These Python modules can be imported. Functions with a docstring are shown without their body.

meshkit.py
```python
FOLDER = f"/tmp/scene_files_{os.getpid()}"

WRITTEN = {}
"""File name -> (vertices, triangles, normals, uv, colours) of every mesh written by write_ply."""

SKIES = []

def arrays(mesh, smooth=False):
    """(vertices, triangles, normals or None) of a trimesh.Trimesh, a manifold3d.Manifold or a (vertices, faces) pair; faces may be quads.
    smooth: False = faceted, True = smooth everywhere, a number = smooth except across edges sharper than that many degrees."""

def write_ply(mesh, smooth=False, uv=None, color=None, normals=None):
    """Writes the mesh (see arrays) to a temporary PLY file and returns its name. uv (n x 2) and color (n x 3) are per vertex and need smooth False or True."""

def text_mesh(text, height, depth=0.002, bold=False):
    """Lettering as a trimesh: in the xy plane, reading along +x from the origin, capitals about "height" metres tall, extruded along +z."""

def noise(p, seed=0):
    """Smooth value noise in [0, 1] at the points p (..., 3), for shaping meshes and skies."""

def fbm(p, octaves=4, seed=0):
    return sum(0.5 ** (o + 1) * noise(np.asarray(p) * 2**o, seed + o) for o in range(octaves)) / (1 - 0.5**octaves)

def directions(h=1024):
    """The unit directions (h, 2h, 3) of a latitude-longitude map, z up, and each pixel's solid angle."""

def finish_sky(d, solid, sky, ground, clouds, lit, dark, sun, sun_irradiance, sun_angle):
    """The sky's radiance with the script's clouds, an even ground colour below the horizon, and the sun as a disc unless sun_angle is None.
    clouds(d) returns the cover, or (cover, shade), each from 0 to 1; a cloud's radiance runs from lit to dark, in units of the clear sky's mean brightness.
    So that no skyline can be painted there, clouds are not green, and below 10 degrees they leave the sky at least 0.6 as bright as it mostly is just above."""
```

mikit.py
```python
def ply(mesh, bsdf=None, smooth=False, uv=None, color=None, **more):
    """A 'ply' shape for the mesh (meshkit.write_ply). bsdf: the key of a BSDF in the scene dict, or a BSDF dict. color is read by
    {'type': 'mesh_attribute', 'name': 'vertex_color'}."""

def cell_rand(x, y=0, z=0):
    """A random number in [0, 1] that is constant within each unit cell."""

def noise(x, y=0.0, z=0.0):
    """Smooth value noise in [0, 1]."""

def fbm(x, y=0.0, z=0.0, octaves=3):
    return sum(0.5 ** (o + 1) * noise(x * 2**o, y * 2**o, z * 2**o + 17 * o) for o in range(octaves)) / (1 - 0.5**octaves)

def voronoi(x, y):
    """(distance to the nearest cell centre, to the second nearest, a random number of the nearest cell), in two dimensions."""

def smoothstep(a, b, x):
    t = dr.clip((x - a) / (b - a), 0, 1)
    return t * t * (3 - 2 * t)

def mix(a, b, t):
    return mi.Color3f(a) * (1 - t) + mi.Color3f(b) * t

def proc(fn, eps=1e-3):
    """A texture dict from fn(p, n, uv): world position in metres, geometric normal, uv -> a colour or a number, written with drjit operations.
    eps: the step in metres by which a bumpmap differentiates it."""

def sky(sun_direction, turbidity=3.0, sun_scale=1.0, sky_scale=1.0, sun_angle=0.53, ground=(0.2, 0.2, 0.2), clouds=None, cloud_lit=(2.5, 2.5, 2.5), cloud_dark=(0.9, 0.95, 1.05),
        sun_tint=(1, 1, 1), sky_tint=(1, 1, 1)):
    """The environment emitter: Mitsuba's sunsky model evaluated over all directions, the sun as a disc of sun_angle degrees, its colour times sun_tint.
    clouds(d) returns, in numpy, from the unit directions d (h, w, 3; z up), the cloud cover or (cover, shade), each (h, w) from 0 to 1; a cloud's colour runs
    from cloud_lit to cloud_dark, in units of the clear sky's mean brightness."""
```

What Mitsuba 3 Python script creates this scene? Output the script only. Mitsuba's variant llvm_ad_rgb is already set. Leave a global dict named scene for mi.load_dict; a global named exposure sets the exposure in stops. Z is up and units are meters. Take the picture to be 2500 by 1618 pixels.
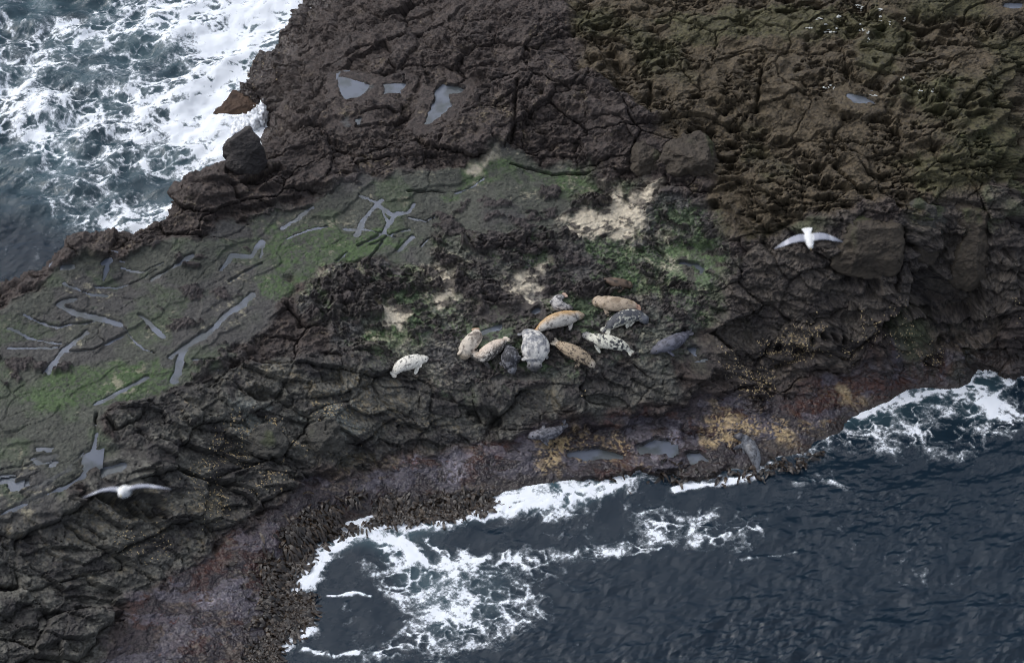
import math, numpy as np, trimesh, manifold3d as m3
import mitsuba as mi, drjit as dr
import mikit
from scipy.interpolate import RBFInterpolator
from scipy.ndimage import map_coordinates, gaussian_filter, distance_transform_edt
from scipy.spatial import cKDTree

T = mi.ScalarTransform4f
scene, labels = {}, {}

# ------------------------------------------------------------------ camera, sky, exposure
PITCH, DIST, HFOV = math.radians(42), 120.0, 20.0
TARGET = np.array([0, 0, 2.5])
FWD = np.array([0, math.cos(PITCH), -math.sin(PITCH)])
UPV = np.array([0, math.sin(PITCH), math.cos(PITCH)])
CAM = TARGET - DIST * FWD
FPX = 1250 / math.tan(math.radians(HFOV / 2))
scene['camera'] = {'type': 'thinlens', 'fov': HFOV, 'fov_axis': 'x', 'aperture_radius': 0.023, 'focus_distance': 120.0,
                   'near_clip': 1.0, 'far_clip': 9000.0,
                   'to_world': T().look_at(origin=CAM.tolist(), target=TARGET.tolist(), up=[0, 0, 1])}


SUN = np.array([-0.66, 0.26, 0.70]) / np.linalg.norm([-0.66, 0.26, 0.70])


def clouds(d):                       # closed cloud deck, brighter round the hidden sun
    import meshkit
    n = meshkit.fbm(d * np.array([2.2, 2.2, 4.0]) + 7.3, 4, 5)
    glow = np.exp(-(np.arccos(np.clip(d @ SUN, -1, 1)) / 0.62) ** 2)
    return np.ones(d.shape[:2]), np.clip(1.0 - glow + .5 * (n - .5), 0, 1)


scene['sky'] = mikit.sky(SUN.tolist(), turbidity=3, sun_scale=0.06, sky_scale=1.0, sun_angle=30, clouds=clouds, sun_tint=(0.86, 0.96, 1.16),
                         cloud_lit=(5.6, 5.6, 5.8), cloud_dark=(0.62, 0.72, 0.92), ground=(0.05, 0.06, 0.07))
exposure = 2.95

# ------------------------------------------------------------------ noise helpers (numpy)
_R = [np.random.default_rng(1000 + i).random((256, 256)).astype(np.float32) for i in range(24)]


def N(x, y, f=1.0, seed=0):
    """smooth value noise in [-1, 1]"""
    R = _R[seed % 24]
    x = np.asarray(x, np.float32) * f + 37.7 * seed + 512
    y = np.asarray(y, np.float32) * f + 91.3 * seed + 512
    i, j = np.floor(x), np.floor(y)
    u, v = x - i, y - j
    i, j = i.astype(np.int32) & 255, j.astype(np.int32) & 255
    u, v = u * u * u * (u * (u * 6 - 15) + 10), v * v * v * (v * (v * 6 - 15) + 10)
    i1, j1 = (i + 1) & 255, (j + 1) & 255
    a = R[i, j] * (1 - u) + R[i1, j] * u
    b = R[i, j1] * (1 - u) + R[i1, j1] * u
    return (a * (1 - v) + b * v) * 2 - 1


def rot(x, y, a):
    return x * math.cos(a) + y * math.sin(a), -x * math.sin(a) + y * math.cos(a)


def fbm(x, y, f, octs, seed, gain=0.5, ridge=False):
    s, amp, tot = 0, 1.0, 0
    for o in range(octs):
        xr, yr = rot(x, y, 0.7 * o)
        n = N(xr, yr, f, seed + o)
        s = s + amp * ((1 - 2 * np.abs(n)) if ridge else n)
        tot += amp
        amp *= gain
        f *= 2.03
    return s / tot


def bil(x, y, f, octs, seed, gain=0.55, p=0.75):
    """rounded lumps with narrow creases between them, 0..1"""
    s, amp, tot = 0, 1.0, 0
    for o in range(octs):
        xr, yr = rot(x, y, .9 * o + .4)
        s = s + amp * np.abs(N(xr, yr, f, seed + o)) ** p
        tot += amp
        amp *= gain
        f *= 2.1
    return s / tot


def vor(x, y, f, seed):
    """F1, F2, random of the cell, offset (dx, dy) to its centre; distances in cell units"""
    RA, RB, RC = _R[seed % 24], _R[(seed + 5) % 24], _R[(seed + 11) % 24]
    x, y = np.asarray(x, np.float32) * f + 300, np.asarray(y, np.float32) * f + 300
    ix, iy = np.floor(x).astype(np.int32), np.floor(y).astype(np.int32)
    F1, F2 = np.full(x.shape, 9, np.float32), np.full(x.shape, 9, np.float32)
    rid, ox, oy = np.zeros_like(F1), np.zeros_like(F1), np.zeros_like(F1)
    for a in (-1, 0, 1):
        for b in (-1, 0, 1):
            cx, cy = ix + a, iy + b
            p, q = cx & 255, cy & 255
            dx, dy = cx + RA[p, q] - x, cy + RB[p, q] - y
            d = dx * dx + dy * dy
            near = d < F1
            F2 = np.where(near, F1, np.minimum(F2, d))
            rid = np.where(near, RC[p, q], rid)
            ox, oy = np.where(near, dx, ox), np.where(near, dy, oy)
            F1 = np.where(near, d, F1)
    return np.sqrt(F1), np.sqrt(F2), rid, ox, oy


def ss(a, b, x):
    t = np.clip((x - a) / (b - a), 0, 1)
    return t * t * (3 - 2 * t)


def lerp(a, b, t):
    return a + (b - a) * t


# ------------------------------------------------------------------ large shape of the rock shelf
def ray(px, py):
    px, py = np.asarray(px, float), np.asarray(py, float)
    d = FWD + ((px - 1250) / FPX)[..., None] * np.array([1.0, 0, 0]) - ((py - 809) / FPX)[..., None] * UPV
    return d / np.linalg.norm(d, axis=-1, keepdims=True)


def at_z(px, py, z):
    d = ray(px, py)
    t = (np.asarray(z, float) - CAM[2]) / d[..., 2]
    return CAM[:2] + d[..., :2] * t[..., None]


# seen points of the shelf: image point and estimated height above the sea
CTRL = [  # front water line
    (640, 1640, 0), (690, 1500, 0), (690, 1400, 0), (770, 1330, 0), (850, 1275, 0), (1000, 1258, 0), (1150, 1240, 0), (1300, 1205, 0), (1450, 1180, 0),
    (1560, 1172, 0), (1700, 1172, 0), (1850, 1150, 0), (1960, 1120, 0), (2060, 1050, 0), (2150, 990, 0), (2250, 945, 0), (2330, 905, 0), (2420, 890, 0), (2520, 885, 0),
    # sea bed in front
    (760, 1600, -1.2), (800, 1450, -1.2), (950, 1370, -1.2), (1300, 1300, -1.2), (1600, 1260, -1.2), (1900, 1230, -1.2), (2200, 1090, -1.2), (2450, 980, -1.2), (2400, 970, -1.3), (2520, 1000, -1.6), (2600, 930, -1.6), (2700, 960, -2), (2640, 880, .3), (2700, 820, 1.8), (2650, 1100, -2.5), (2500, 1300, -2.5), (1400, 1600, -2.5), (2000, 1600, -2.5),
    # low wet ledge
    (480, 1560, .75), (560, 1440, .7), (640, 1340, .65), (760, 1240, .7), (900, 1180, .6), (1080, 1130, .6), (1250, 1130, .6), (1400, 1100, .65), (1600, 1080, .6), (1750, 1060, .6), (1900, 1020, .6), (2050, 960, .5), (2200, 915, .35),
    (340, 1560, 1.0), (400, 1460, .95), (520, 1360, .9), (680, 1265, .9), (820, 1190, .9), (1000, 1110, .9), (1150, 1065, .9), (1500, 1035, 1.0), (1850, 950, .9), (2050, 905, .7), (2250, 880, .5),
    # lower left slope
    (0, 1618, 2.2), (150, 1560, 1.8), (0, 1450, 3.0), (200, 1430, 2.2), (330, 1420, 1.5), (0, 1320, 4.0), (180, 1260, 3.4), (300, 1300, 2.4), (430, 1300, 1.7), (560, 1250, 1.3), (380, 1150, 3.2), (480, 1130, 2.7), (600, 1120, 2.0), (700, 1150, 1.5), (480, 980, 3.7), (600, 930, 3.7), (620, 1020, 3.0), (760, 1020, 2.5), (880, 1060, 1.6), (900, 950, 2.8), (760, 900, 3.4), (1000, 1010, 1.8), (1080, 960, 2.3), (1180, 1000, 1.8),
    # left flat shelf
    (0, 900, 4.1), (60, 1000, 4.1), (20, 1180, 4.1), (200, 1000, 4.1), (270, 1120, 3.9), (150, 1150, 4.0), (380, 940, 4.0), (100, 800, 4.1), (300, 800, 4.1), (480, 830, 4.0), (300, 680, 4.2), (560, 680, 4.1), (600, 560, 4.3), (720, 640, 4.2), (850, 560, 4.3), (1000, 560, 4.4), (1150, 450, 4.6), (1300, 430, 4.7), (1430, 450, 4.7), (900, 660, 4.1), (800, 780, 3.8),
    # raised seaward rim
    (0, 690, 4.6), (90, 650, 4.9), (200, 590, 5.2), (330, 560, 5.0), (430, 480, 5.4), (560, 450, 5.6), (690, 440, 5.4), (820, 430, 5.2), (700, 510, 4.6), (650, 340, 5.0), (720, 300, 5.3), (760, 360, 5.5), (860, 330, 5.6), (1000, 350, 5.6), (1150, 350, 5.9), (1280, 380, 5.3), (1000, 410, 5.4),
    (880, 225, 5.2), (1080, 240, 5.2), (900, 280, 5.4), (1200, 250, 6.0), (900, 100, 4.4), (1100, 100, 6.0), (720, 60, .4), (760, 60, 1.1), (800, 60, 1.8), (850, 60, 2.6), (900, 40, 3.3), (1000, 60, 4.4), (770, -60, .2), (850, -60, 1.4), (950, -60, 2.8), (1100, -60, 4.6), (780, 150, 3.2), (720, 200, 2.2), (690, 130, 1.2), (640, 210, 1.1), (770, 20, .9), (700, 250, 2.6),
    # back coast, seen
    (735, 0, 0), (680, 90, 0), (600, 150, 0), (555, 200, 0), (535, 250, 0), (660, 262, .6), (640, 300, 0), (645, 350, 0),
    (700, 0, -1), (620, 100, -1), (540, 150, -1), (490, 240, -1), (300, 200, -2), (100, 100, -2), (580, 310, -.8),
    # centre
    (1150, 550, 4.7), (1200, 500, 5.3), (1250, 570, 4.9), (1300, 640, 4.3), (1450, 550, 4.5), (1550, 480, 4.8), (1600, 600, 4.3), (1700, 640, 4.3), (1500, 650, 4.1), (1150, 700, 3.9), (1000, 760, 3.7), (1400, 720, 3.7), (1550, 740, 3.6), (1650, 800, 3.4), (1450, 830, 3.3), (1250, 860, 3.2), (1100, 850, 3.2), (980, 890, 3.1), (1450, 900, 2.9), (1300, 930, 2.6), (1600, 900, 2.7), (1500, 970, 1.8), (1340, 1010, 1.6), (1330, 1062, 1.25), (1650, 960, 1.7),
    # right cliff and upper rock
    (1800, 900, 1.8), (1750, 820, 3.0), (1900, 850, 2.2), (2050, 860, 1.9), (2250, 850, 1.5), (2450, 850, 1.5), (1850, 740, 3.8), (2000, 760, 3.8), (2150, 780, 3.2), (2350, 780, 3.0), (1800, 620, 5.0), (1900, 650, 5.0), (2000, 600, 5.9), (2120, 690, 4.7), (2100, 570, 6.4), (2250, 660, 5.2), (2250, 540, 6.7), (2400, 560, 6.5), (2480, 700, 4.6), (2500, 560, 6.7),
    (1700, 500, 5.6), (1600, 400, 6.4), (1750, 380, 6.8), (1900, 470, 6.9), (2000, 350, 7.6), (2200, 440, 7.6), (2400, 430, 7.9), (1500, 300, 6.9), (1700, 250, 7.4), (1400, 200, 6.8), (1500, 80, 7.2), (1800, 100, 7.9), (2100, 200, 8.6), (2300, 80, 9), (2500, 250, 9), (1300, 30, 6.8), (2000, 0, 8.6), (2500, 0, 9.6)]
C = np.array(CTRL, float)
XY = at_z(C[:, 0], C[:, 1], C[:, 2])
# hidden back coast of the rim: from the rim points a short wall falls to the sea
RIM = np.array([(-120, 720, 4.2), (0, 690, 4.6), (80, 645, 4.9), (150, 575, 5.2), (290, 550, 5.0), (345, 520, 5.2), (430, 440, 5.4), (500, 418, 5.4), (560, 405, 5.2)], float)
RXY = at_z(RIM[:, 0], RIM[:, 1], RIM[:, 2])
pts = np.vstack([XY, RXY, RXY + [-.3, 1.3], RXY + [-.8, 2.6], RXY + [-3, 7]])
zz = np.concatenate([C[:, 2], RIM[:, 2], RIM[:, 2] * 0 + 1.2, RIM[:, 2] * 0 - 1.0, RIM[:, 2] * 0 - 2])
# far anchors behind and beside the view
AN = np.array([[45, 40, 12], [20, 45, 11], [5, 45, 6], [-8, 45, -1], [-20, 40, -3], [45, 5, 9], [45, -8, -2], [45, -25, -3], [-40, 5, 3.5], [-40, 14, -3], [-40, -12, 3], [-40, -30, 0], [0, -30, -3], [-20, -30, .5]], float)
pts, zz = np.vstack([pts, AN[:, :2]]), np.concatenate([zz, AN[:, 2]])
CS = 0.2
CX, CY = np.arange(-46, 46.01, CS), np.arange(-32, 46.01, CS)
gx, gy = np.meshgrid(CX, CY)
H0c = RBFInterpolator(pts, zz, kernel='linear', neighbors=40, smoothing=0.02)(np.stack([gx.ravel(), gy.ravel()], 1)).reshape(gx.shape)
H0c = gaussian_filter(H0c, 1.6)


def coarse(A, x, y, order=1):
    return map_coordinates(A, [(np.asarray(y) - CY[0]) / CS, (np.asarray(x) - CX[0]) / CS], order=order, mode='nearest').astype(np.float32)


def hit(px, py, A=None, lift=0.0):
    """the point where the sight line of an image point meets the shelf"""
    A = H0c if A is None else A
    d = ray(px, py)
    zs = np.linspace(15, -1.0, 700)
    t = (zs - CAM[2])[:, None] / d.reshape(-1, 3)[:, 2]
    P = CAM + d.reshape(1, -1, 3) * t[..., None]
    under = coarse(A, P[..., 0], P[..., 1]) + lift >= P[..., 2]
    under[-1] = True
    k = under.argmax(0)
    return P[k, np.arange(P.shape[1])].reshape(d.shape)


def poly_sd(poly, sea=None):
    """signed distance in metres (inside > 0) on the coarse grid of an outline given by image points lying on the shelf (or on the water)"""
    p = np.array(poly, float)
    w = at_z(p[:, 0], p[:, 1], 0) if sea is not None else hit(p[:, 0], p[:, 1])[:, :2]
    inside = np.zeros(gx.shape, bool)
    for (x0, y0), (x1, y1) in zip(w, np.roll(w, -1, 0)):
        c = (y0 > gy) != (y1 > gy)
        inside ^= c & (gx < (x1 - x0) * (gy - y0) / (y1 - y0 + 1e-12) + x0)
    return (distance_transform_edt(inside) - distance_transform_edt(~inside)) * CS


class Fine:
    """distance to image polylines: world segments, evaluated on demand near them"""
    def __init__(self, line, sea=False):
        p = np.array(line, float)
        self.w = (at_z(p[:, 0], p[:, 1], 0) if sea else hit(p[:, 0], p[:, 1])[:, :2])

    def dist(self, x, y, reach):
        d = np.full(x.shape, 99, np.float32)
        w = self.w
        box = (x > w[:, 0].min() - reach) & (x < w[:, 0].max() + reach) & (y > w[:, 1].min() - reach) & (y < w[:, 1].max() + reach)
        if not box.any():
            return d
        xs, ys = x[box], y[box]
        best = np.full(xs.shape, 99, np.float32)
        for a, b in zip(w[:-1], w[1:]):
            ab = b - a
            t = np.clip(((xs - a[0]) * ab[0] + (ys - a[1]) * ab[1]) / (ab @ ab + 1e-9), 0, 1)
            best = np.minimum(best, np.hypot(xs - a[0] - t * ab[0], ys - a[1] - t * ab[1]))
        d[box] = best
        return d


ZONES = {
    'flat': [[(60, 710), (150, 650), (300, 640), (500, 570), (680, 510), (760, 490), (880, 410), (980, 450), (1150, 395), (1260, 375), (1480, 415), (1490, 460), (1400, 480), (1380, 520), (1300, 560), (1060, 590), (1030, 640), (820, 640), (750, 680), (620, 800), (500, 900), (410, 960), (240, 1010), (300, 1120), (200, 1190), (120, 1270), (0, 1290), (-150, 1290), (-150, 800), (0, 760)]],
    'mixed': [[(1380, 480), (1500, 440), (1620, 480), (1780, 540), (1790, 680), (1720, 800), (1680, 880), (1500, 900), (1250, 930), (1000, 930), (880, 870), (740, 760), (760, 680), (860, 650), (1030, 630), (1060, 590), (1300, 555)]],
    'tafoni': [[(1350, -150), (2700, -150), (2700, 520), (2330, 490), (2100, 500), (1900, 570), (1740, 570), (1740, 450), (1650, 380), (1560, 280), (1400, 130)]],
    'cliff': [[(1780, 620), (2000, 560), (2330, 500), (2700, 500), (2700, 860), (2330, 875), (1950, 890), (1700, 900), (1730, 750)]],
    'ledge': [[(220, 1700), (300, 1490), (480, 1350), (700, 1255), (800, 1185), (960, 1130), (1060, 1095), (1150, 1060), (1300, 1070), (1500, 1030), (1800, 985), (1950, 920), (2100, 895), (2330, 880), (2450, 900), (2300, 960), (2160, 1030), (1960, 1160), (1700, 1210), (1300, 1240), (850, 1310), (730, 1420), (720, 1500), (680, 1700)]],
    'slope': [[(420, 940), (650, 860), (880, 870), (1000, 930), (1250, 930), (1500, 900), (1680, 900), (1700, 990), (1500, 1020), (1300, 1060), (1060, 1085), (900, 1130), (700, 1240), (480, 1340), (300, 1480), (200, 1700), (-200, 1700), (-200, 1300), (200, 1200), (310, 1110), (260, 1010)]],
}
GREEN = [[(120, 900), (250, 880), (420, 880), (400, 970), (230, 1005), (60, 990)], [(640, 560), (780, 560), (1000, 560), (900, 640), (700, 660)], [(1400, 590), (1600, 600), (1760, 560), (1780, 640), (1690, 720), (1560, 720), (1500, 640)], [(880, 800), (1000, 800), (1010, 850), (900, 870)], [(1150, 400), (1480, 415), (1450, 480), (1300, 440), (1100, 470)], [(1380, 590), (1500, 580), (1540, 620), (1440, 640)], [(640, 680), (760, 660), (740, 720), (650, 740)]]
MOSSY = [[(1600, 30), (1900, 10), (2150, 40), (1950, 100), (1650, 90)], [(2210, 490), (2280, 490), (2280, 540), (2210, 530)], [(2200, 200), (2330, 210), (2290, 270), (2180, 250)], [(2200, 380), (2500, 330), (2500, 480), (2250, 470)], [(1950, 20), (2150, 30), (2200, 90), (1980, 100)]]
PALE = [[(1500, 450), (1600, 465), (1555, 520), (1540, 575), (1460, 590), (1370, 570), (1400, 525), (1480, 520)], [(1285, 650), (1335, 640), (1325, 695), (1280, 700)], [(1240, 690), (1300, 720), (1300, 745), (1250, 730)], [(920, 740), (990, 760), (960, 820), (920, 800)], [(1060, 650), (1100, 680), (1090, 740), (1060, 720)], [(1210, 395), (1240, 380), (1180, 430), (1140, 440)]]
OCHRE = [[(1690, 1045), (1840, 1015), (1950, 1040), (1960, 1090), (1830, 1080), (1720, 1075)], [(1300, 1105), (1440, 1095), (1540, 1110), (1420, 1140), (1290, 1140)], [(1440, 1080), (1560, 1070), (1560, 1090)], [(1960, 1010), (2030, 1010), (2020, 1040), (1960, 1040)], [(2040, 965), (2110, 965), (2100, 985), (2040, 990)]]
RED = [[(1940, 960), (2050, 910), (2330, 890), (2340, 940), (2200, 980), (2000, 1010), (1930, 1000)], [(1100, 1075), (1210, 1060), (1210, 1110), (1130, 1100)], [(480, 1360), (620, 1300), (560, 1360), (480, 1400)]]
DARKROCK = [[(390, 690), (470, 680), (580, 665), (590, 690), (480, 735), (400, 745)], [(95, 900), (150, 880), (220, 905), (190, 935), (110, 930)], [(0, 880), (40, 900), (30, 980), (0, 990)], [(690, 440), (790, 440), (760, 500), (640, 530)], [(870, 370), (960, 390), (930, 430), (860, 420)], [(780, 540), (850, 540), (830, 565)], [(1060, 520), (1360, 450), (1350, 520), (1280, 590), (1080, 580)], [(1440, 460), (1530, 465), (1520, 500), (1450, 500)], [(390, 770), (440, 760), (450, 790), (400, 795)], [(1170, 700), (1280, 720), (1330, 745), (1250, 755), (1170, 730)], [(1390, 700), (1540, 700), (1580, 725), (1400, 725)], [(420, 880), (520, 860), (640, 830), (640, 870), (480, 930)]]
LILAC = [[(990, 1120), (1120, 1095), (1180, 1130), (1060, 1170), (980, 1150)], [(1560, 1080), (1660, 1075), (1640, 1110), (1570, 1110)], [(700, 1270), (770, 1270), (740, 1300)], [(560, 1480), (640, 1460), (640, 1500), (570, 1520)], [(480, 1440), (600, 1420), (560, 1480), (470, 1500)]]
HOLLOWS = [([(2225, 690), (2290, 665), (2370, 690), (2400, 730), (2390, 760), (2290, 772), (2220, 760)], 1.0), ([(2040, 625), (2090, 640), (2160, 690), (2130, 705), (2040, 665)], .7), ([(222, 1195), (300, 1205), (390, 1225), (420, 1262), (330, 1255), (250, 1225)], .8), ([(1125, 1005), (1190, 990), (1230, 1010), (1235, 1050), (1170, 1030)], .7), ([(700, 1180), (800, 1150), (860, 1150), (770, 1190)], .35), ([(600, 955), (700, 955), (700, 975), (610, 975)], .4), ([(590, 440), (680, 400), (700, 410), (620, 465)], .6), ([(1890, 850), (1960, 860), (2060, 820), (2060, 835), (1950, 880)], .6), ([(2020, 730), (2100, 760), (2080, 780), (2030, 750)], .5), ([(2290, 825), (2360, 820), (2370, 850), (2310, 850)], .5)]
BRIGHTGREY = [[(730, 1000), (860, 980), (880, 1080), (760, 1060)], [(580, 990), (700, 1000), (680, 1080), (600, 1060)]]


def union_sd(polys):
    return np.max([poly_sd(p) for p in polys], 0)


ZSD = {k: union_sd(v) for k, v in ZONES.items()}
COL = {k: union_sd(v) for k, v in dict(green=GREEN, mossy=MOSSY, pale=PALE, ochre=OCHRE, red=RED, lilac=LILAC, darkrock=DARKROCK, grey=BRIGHTGREY).items()}

HOLD = [(poly_sd(p), k) for p, k in HOLLOWS]

# water lying in the joints of the flat shelf: lines of image points, half width in metres
CHANNELS = [([(935, 489), (888, 536), (867, 573)], .14), ([(925, 504), (961, 525), (998, 517), (1011, 499)], .13), ([(972, 520), (935, 567), (872, 604)], .11), ([(1009, 578), (972, 609)], .12), ([(767, 504), (735, 531), (688, 557)], .10),
            ([(636, 588), (609, 625), (567, 625), (541, 662)], .17), ([(640, 598), (636, 625)], .07), ([(273, 630), (257, 683)], .11), ([(473, 625), (420, 657), (378, 683)], .15), ([(184, 730), (142, 746), (173, 762), (226, 778), (294, 793)], .20),
            ([(617, 720), (552, 767), (515, 812), (452, 845), (425, 925)], .22), ([(452, 842), (415, 870)], .12), ([(470, 838), (500, 815)], .20), ([(473, 877), (520, 883)], .13), ([(210, 814), (158, 851), (110, 909)], .18), ([(21, 848), (147, 848)], .07),
            ([(357, 919), (300, 951), (231, 982)], .13), ([(231, 1056), (221, 1119), (200, 1166), (163, 1198), (84, 1224), (0, 1266)], .16), ([(826, 640), (845, 620)], .16), ([(150, 649), (172, 648)], .20), ([(255, 640), (265, 630)], .10), ([(340, 770), (395, 820)], .12), ([(60, 1210), (120, 1180), (170, 1150)], .10), ([(1110, 470), (1180, 430)], .06), ([(150, 690), (220, 720), (260, 720)], .08), ([(60, 770), (140, 800), (230, 790)], .06), ([(300, 800), (350, 850), (380, 860)], .06), ([(20, 800), (90, 830), (150, 840)], .06), ([(230, 700), (330, 690), (390, 660)], .05), ([(160, 860), (230, 850), (300, 820)], .06), ([(560, 690), (620, 650), (640, 640)], .06), ([(840, 560), (900, 560), (960, 580)], .06), ([(900, 600), (960, 570), (1000, 560)], .06), ([(1000, 530), (1040, 540), (1060, 530)], .05), ([(700, 580), (760, 560), (800, 555)], .05), ([(880, 480), (930, 500), (950, 540)], .06), ([(930, 590), (900, 640)], .06), ([(1030, 600), (1060, 580)], .06), ([(300, 650), (360, 660), (400, 640)], .05), ([(120, 1110), (60, 1140), (0, 1150)], .06), ([(200, 1100), (160, 1150), (110, 1200)], .06)]
POOLS = [([(846, 205), (903, 202), (906, 213), (872, 231), (846, 239)], 0), ([(943, 207), (980, 207), (967, 226), (940, 226)], 0), ([(1082, 212), (1108, 212), (1132, 215), (1124, 226), (1095, 231), (1103, 257), (1077, 278), (1045, 294), (1061, 262), (1066, 231)], 0),
         ([(75, 1122), (138, 1110), (130, 1128), (85, 1134)], 0), ([(0, 1166), (38, 1168), (30, 1178), (0, 1176)], 0), ([(30, 1185), (70, 1178), (72, 1190), (35, 1200)], 0), ([(243, 1142), (305, 1130), (290, 1150), (250, 1152)], 0), ([(88, 1090), (125, 1086), (120, 1094), (90, 1096)], 0), ([(115, 1142), (135, 1128), (130, 1140)], 0),
         ([(1662, 643), (1700, 645), (1716, 655), (1710, 664), (1690, 650)], 0), ([(1686, 860), (1700, 853), (1708, 858), (1698, 864)], 0), ([(1302, 763), (1314, 756), (1312, 762)], 0), ([(1188, 804), (1214, 791), (1222, 792)], 0), ([(2075, 228), (2110, 228), (2125, 240), (2085, 242)], 0),
         ([(1560, 1090), (1600, 1075), (1630, 1085), (1625, 1098), (1580, 1104)], 0), ([(1676, 1112), (1710, 1105), (1722, 1122), (1685, 1130)], 0), ([(1400, 1112), (1470, 1100), (1520, 1110), (1450, 1125)], 0), ([(838, 292), (850, 282), (852, 300)], 0), ([(870, 288), (880, 286), (878, 296)], 0), ([(2460, 5), (2500, 8), (2490, 18), (2455, 14)], 0)]
for i, (p, _) in enumerate(POOLS):
    q = np.array(p, float)
    POOLS[i] = (q, hit(q[:, 0], q[:, 1]))

# long joints cut into the rock (dark cracks), image lines and half width
JOINTS = [([(2310, 600), (2270, 680), (2210, 760), (2170, 800)], .13), ([(2205, 560), (2200, 640), (2190, 690)], .09), ([(2200, 600), (2275, 640)], .08), ([(2290, 560), (2420, 570)], .10), ([(1260, 200), (1255, 290), (1250, 340)], .12), ([(1590, 200), (1585, 260)], .14), ([(1860, 160), (1850, 270)], .12), ([(2040, 400), (2090, 460)], .10), ([(1900, 900), (2000, 870), (2180, 800)], .12),
          ([(1000, 470), (1130, 470)], .05), ([(850, 400), (950, 378)], .04), ([(1250, 400), (1330, 425), (1450, 410)], .05), ([(235, 1005), (228, 1060)], .07)]

FLATSEALS = [(1240, 850, 5.0), (1000, 895, 2.0), (1450, 790, 4.5), (1640, 838, 2.2), (1340, 1055, 1.6), (1830, 1105, 1.6), (1500, 690, 1.6)]
SEALW = [(hit(a, b)[:2], r) for a, b, r in FLATSEALS]


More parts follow.
